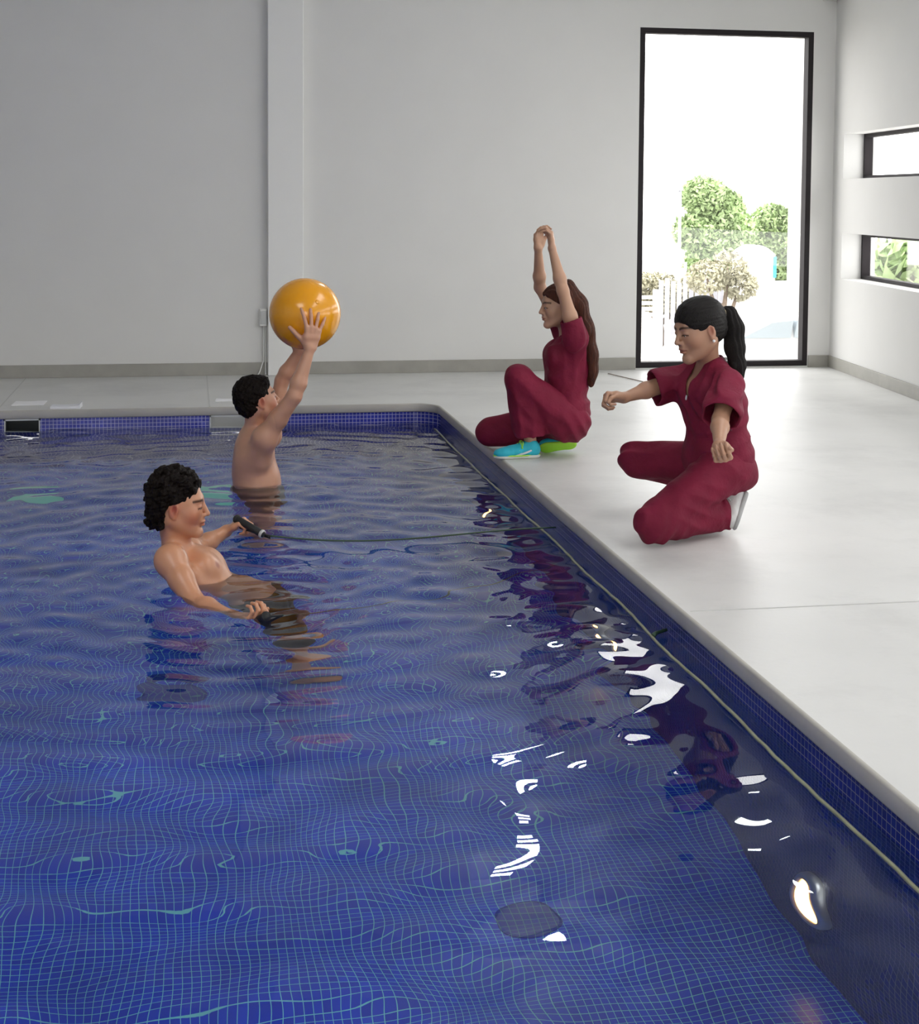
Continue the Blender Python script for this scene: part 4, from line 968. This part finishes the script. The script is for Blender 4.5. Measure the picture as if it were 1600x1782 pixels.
    fl_ = lambda P: folds(P, [(shl+el_*.5, nrm(np.cross(el_, fwd)), 70, .13), (pel+upv*.16+side*.1, nrm(upv+side*.4), 60, .15), (pel+upv*.30+fwd*.1, nrm(side+upv*.5), 45, .16), (shr+er_*.3, nrm(np.cross(er_, upv)), 70, .12)], .007, 11)
    top = sdf_obj('scrub_top', T, .0045, 'scrub', p, disp=fl_, shell=.012, cuts=C, amp=.012, it=5)
    # trousers
    T = Sdf(); T.ell(pel-upv*.01, (.120, .152, .125), A, .05); T.ell(pel-upv*.05-fwd*.05, (.10, .145, .095), A, .05)
    T.cone(hl, knl+Zd*.025, .105, .078, .05); T.cone(knl+Zd*.018, anl+(knl-anl)*.10, .080, .066, .03)
    T.cone(hr, knr, .102, .076, .05); T.cone(knr, anr+Zd*.03, .076, .078, .03)
    C = Sdf(); dl = nrm(anl-knl); C.cone(anl+dl*.055, anl+dl*.3, .10, .12, .004, 's'); dr = nrm(anr-knr); C.half(np.array([0, 0, .012]), -Zd, .003)
    C.cone(anr+dr*.10, anr+dr*.3, .10, .12, .004, 's')
    fl2 = lambda P: folds(P, [(knl+(anl-knl)*.5, nrm(np.array([.3, .2, 1])), 75, .16), (anl, nrm(np.array([1, 0, .3])), 90, .10), (hl, nrm(np.array([.6, 0, 1])), 48, .17), (knr, nrm(np.array([.4, .6, 1])), 60, .12), (knl, nrm(np.array([1, 0, -.6])), 55, .12)], .0065, 31)
    sdf_obj('scrub_trousers', T, .0045, 'scrub', p, disp=fl2, shell=.012, cuts=C, amp=.012, it=3)
    tie0 = g(1297, 752, 6.33)
    MB().tube([g(1270, 748, 6.18), tie0, g(1306, 760, 6.3)], [.006, .006, .004], 8).build('waist_tie', 'cut', p, smooth=True)
    badge(top, 1195, 692, .004, .011, top)
    # shoes: near one stands on its toes, heel up
    shoe('shoe', np.array([*g(1283, 925, 6.22)[:2], .03]), g(1303, 860, 6.30), np.array([-1, 0, -.25]), p, 'shoe_white', 'shoe_grey', label='scuffed white trainer with its heel raised', lace='shoe_grey', width=.044)
    shoe('shoe', anr+np.array([-.17, -.05, -.085]), anr+np.array([.06, 0, -.09]), Zd, p, 'shoe_white', 'shoe_grey', lace=None, width=.042)

# ---------------------------------------------------------------- squatting woman with long hair
def build_long_woman():
    g = at; H = Head(g(972, 533, 8.06), (-0.99, -0.06, -0.10), (-0.10, 0, 1), .98)
    neck = g(990, 578, 8.12); shl, shr = g(1002, 586, 7.96), g(985, 580, 8.28)
    pel = g(984, 726, 8.14); hl, hr = g(986, 731, 8.05), g(980, 730, 8.22)
    knl, anl = g(903, 660, 7.98), g(924, 768, 8.06)
    knr, anr = g(853, 752, 8.36), g(968, 768, 8.34); knr[2] = .085; anr[2] = .10
    anl[2] = .085
    ell_, wrl = g(980, 506, 7.93), g(961, 432, 7.98)
    elr, wrr = g(940, 500, 8.26), g(937, 432, 8.14)
    p = person('person', (pel[0], pel[1], 0), 'long-haired woman in maroon scrubs squatting at the pool edge with arms raised')
    S = Sdf(); A = torso(S, pel, neck, shl, shr, hl, hr, fem=True, m=.86); neck_(S, neck, H, .046); add_head(S, H, True)
    arm(S, shl, ell_, wrl, .88); arm(S, shr, elr, wrr, .90)
    leg(S, hl, knl, anl, .95); leg(S, hr, knr, anr, .95)
    hand(S, wrl, nrm(np.array([-.05, .05, 1])), np.array([-.9, .3, -.1]), 1, curl=(.75, .9, .5), size=.92, tcurl=.5, thumb_out=.3)
    hand(S, wrr, nrm(np.array([.02, 0, 1])), np.array([.55, -.85, 0]), -1, curl=(.65, .8, .5), size=.92, tcurl=.4, thumb_out=.35)
    def tint(V): C = np.ones((len(V), 3)); return face_tint(H, V, C, lips=(.8, .5, .5))
    sdf_obj('body', S, .0040, 'skin4', p, tint=tint); eyes(H, p)
    fwd, side, upv = A
    # long straight hair down the back
    def after(Sx):
        pts = [g(990, 505, 8.08), g(1010, 535, 8.07), g(1022, 575, 8.06), g(1030, 620, 8.06), g(1031, 645, 8.06), g(1029, 665, 8.06)]
        rs = [.055, .062, .058, .050, .042, .030]
        for i in range(5): Sx.cone(pts[i], pts[i+1], rs[i], rs[i+1], .03, flat=.62, n=A[0])
    fl = lambda P: .0035*np.sin(P[..., 1]*230+P[..., 0]*160+1.5*vnoise(P, 9, 5))+.002*vnoise(P, 60, 9)
    hair_shell('long_hair', H, p, 'hair_brown', [((-.018, 0, .045), (.100, .080, .084)), ((-.04, 0, .0), (.076, .078, .080)), ((.02, 0, .05), (.066, .070, .060))],
               [('h', (.055, 0, .045), (.82, 0, -.57))], disp=fl, amp=.006, after=after)
    T = Sdf(); torso(T, pel, neck, shl, shr, hl, hr, fem=True, m=.86, sr=.038); T = T.grow(.014)
    T.ell(pel+upv*.20, (.112, .138, .19), A, .06); T.ell(pel+upv*.03, (.128, .155, .11), A, .06)
    el_, er_ = ell_-shl, elr-shr; T.cone(shl-upv*.01, shl+el_*.32, .062, .062, .03); T.cone(shr-upv*.01, shr+er_*.32, .060, .058, .03)
    C = Sdf(); 
    for sh, e_ in ((shl, el_), (shr, er_)): d = nrm(e_); C.cone(sh+e_*.32+d*.062, sh+e_*.32+d*.25, .072, .11, .004, 's')
    C.half(pel-upv*.06, -upv, .003); C.ell(neck+upv*.055, (.060, .056, .060), A, .005, 's'); C.cone(neck+fwd*.07+upv*.02, neck+fwd*.11-upv*.08, .046, .010, .006, 's')
    fl_ = lambda P: folds(P, [(shl-upv*.1, nrm(side+fwd*.8), 80, .15), (pel+upv*.12, nrm(upv*1+fwd*.7), 62, .15), (pel+upv*.3, nrm(fwd+side*.3), 60, .16)], .0075, 61)
    top = sdf_obj('scrub_top', T, .0045, 'scrub', p, disp=fl_, shell=.012, cuts=C, amp=.012, it=5); badge(top, 950, 597, .006, .007, top)
    T = Sdf(); T.ell(pel-upv*.0, (.118, .146, .115), A, .05); T.ell(pel-upv*.04-fwd*.035, (.10, .140, .095), A, .05)
    T.cone(hl, knl+Zd*0, .104, .074, .05); T.cone(knl, anl+Zd*.045, .076, .086, .03); T.cone(hr, knr+Zd*.01, .096, .076, .05); T.cone(knr, anr+(knr-anr)*.2, .076, .066, .03)
    C = Sdf(); dl = nrm(anl-knl); C.cone(anl+dl*.045, anl+dl*.3, .118, .13, .004, 's'); C.half(np.array([0, 0, .010]), -Zd, .003); dr = nrm(anr-knr); C.cone(anr+dr*.07, anr+dr*.3, .10, .12, .004, 's')
    fl2 = lambda P: folds(P, [((hl+knl)/2, nrm(np.cross(knl-hl, side)), 55, .18), ((knl+anl)/2, nrm(np.array([1, .3, 0])), 62, .17), (hl-Zd*.05, nrm(np.array([1, 0, .8])), 60, .14)], .0065, 91)
    sdf_obj('scrub_trousers', T, .0045, 'scrub', p, disp=fl2, shell=.012, cuts=C, amp=.012, it=3)
    hx = anl+np.array([.045, -.005, 0]); hx[2] = .0
    tx = g(861, 786, 8.02); tx[2] = .0
    shoe('shoe', tx, hx, Zd, p, 'shoe_blue', 'sole', label='turquoise running shoe with lime laces, flat on the deck', swoosh=1, trim='lime', width=.038)
    h2 = np.array([*g(1003, 780, 8.20)[:2], .045]); t2 = np.array([*g(940, 786, 8.20)[:2], .020])
    shoe('shoe', t2, h2, np.array([-.25, .75, .6]), p, 'shoe_blue', 'lime', label='turquoise running shoe tucked under with its lime sole showing', lace='lime', width=.038)

import os, time
_t = time.time()
if not os.environ.get('NOFIG'):
    build_ball_man(); print('ball man', time.time()-_t); build_cord_man(); print('cord', time.time()-_t)
    build_pony_woman(); print('pony', time.time()-_t); build_long_woman(); print('long', time.time()-_t)
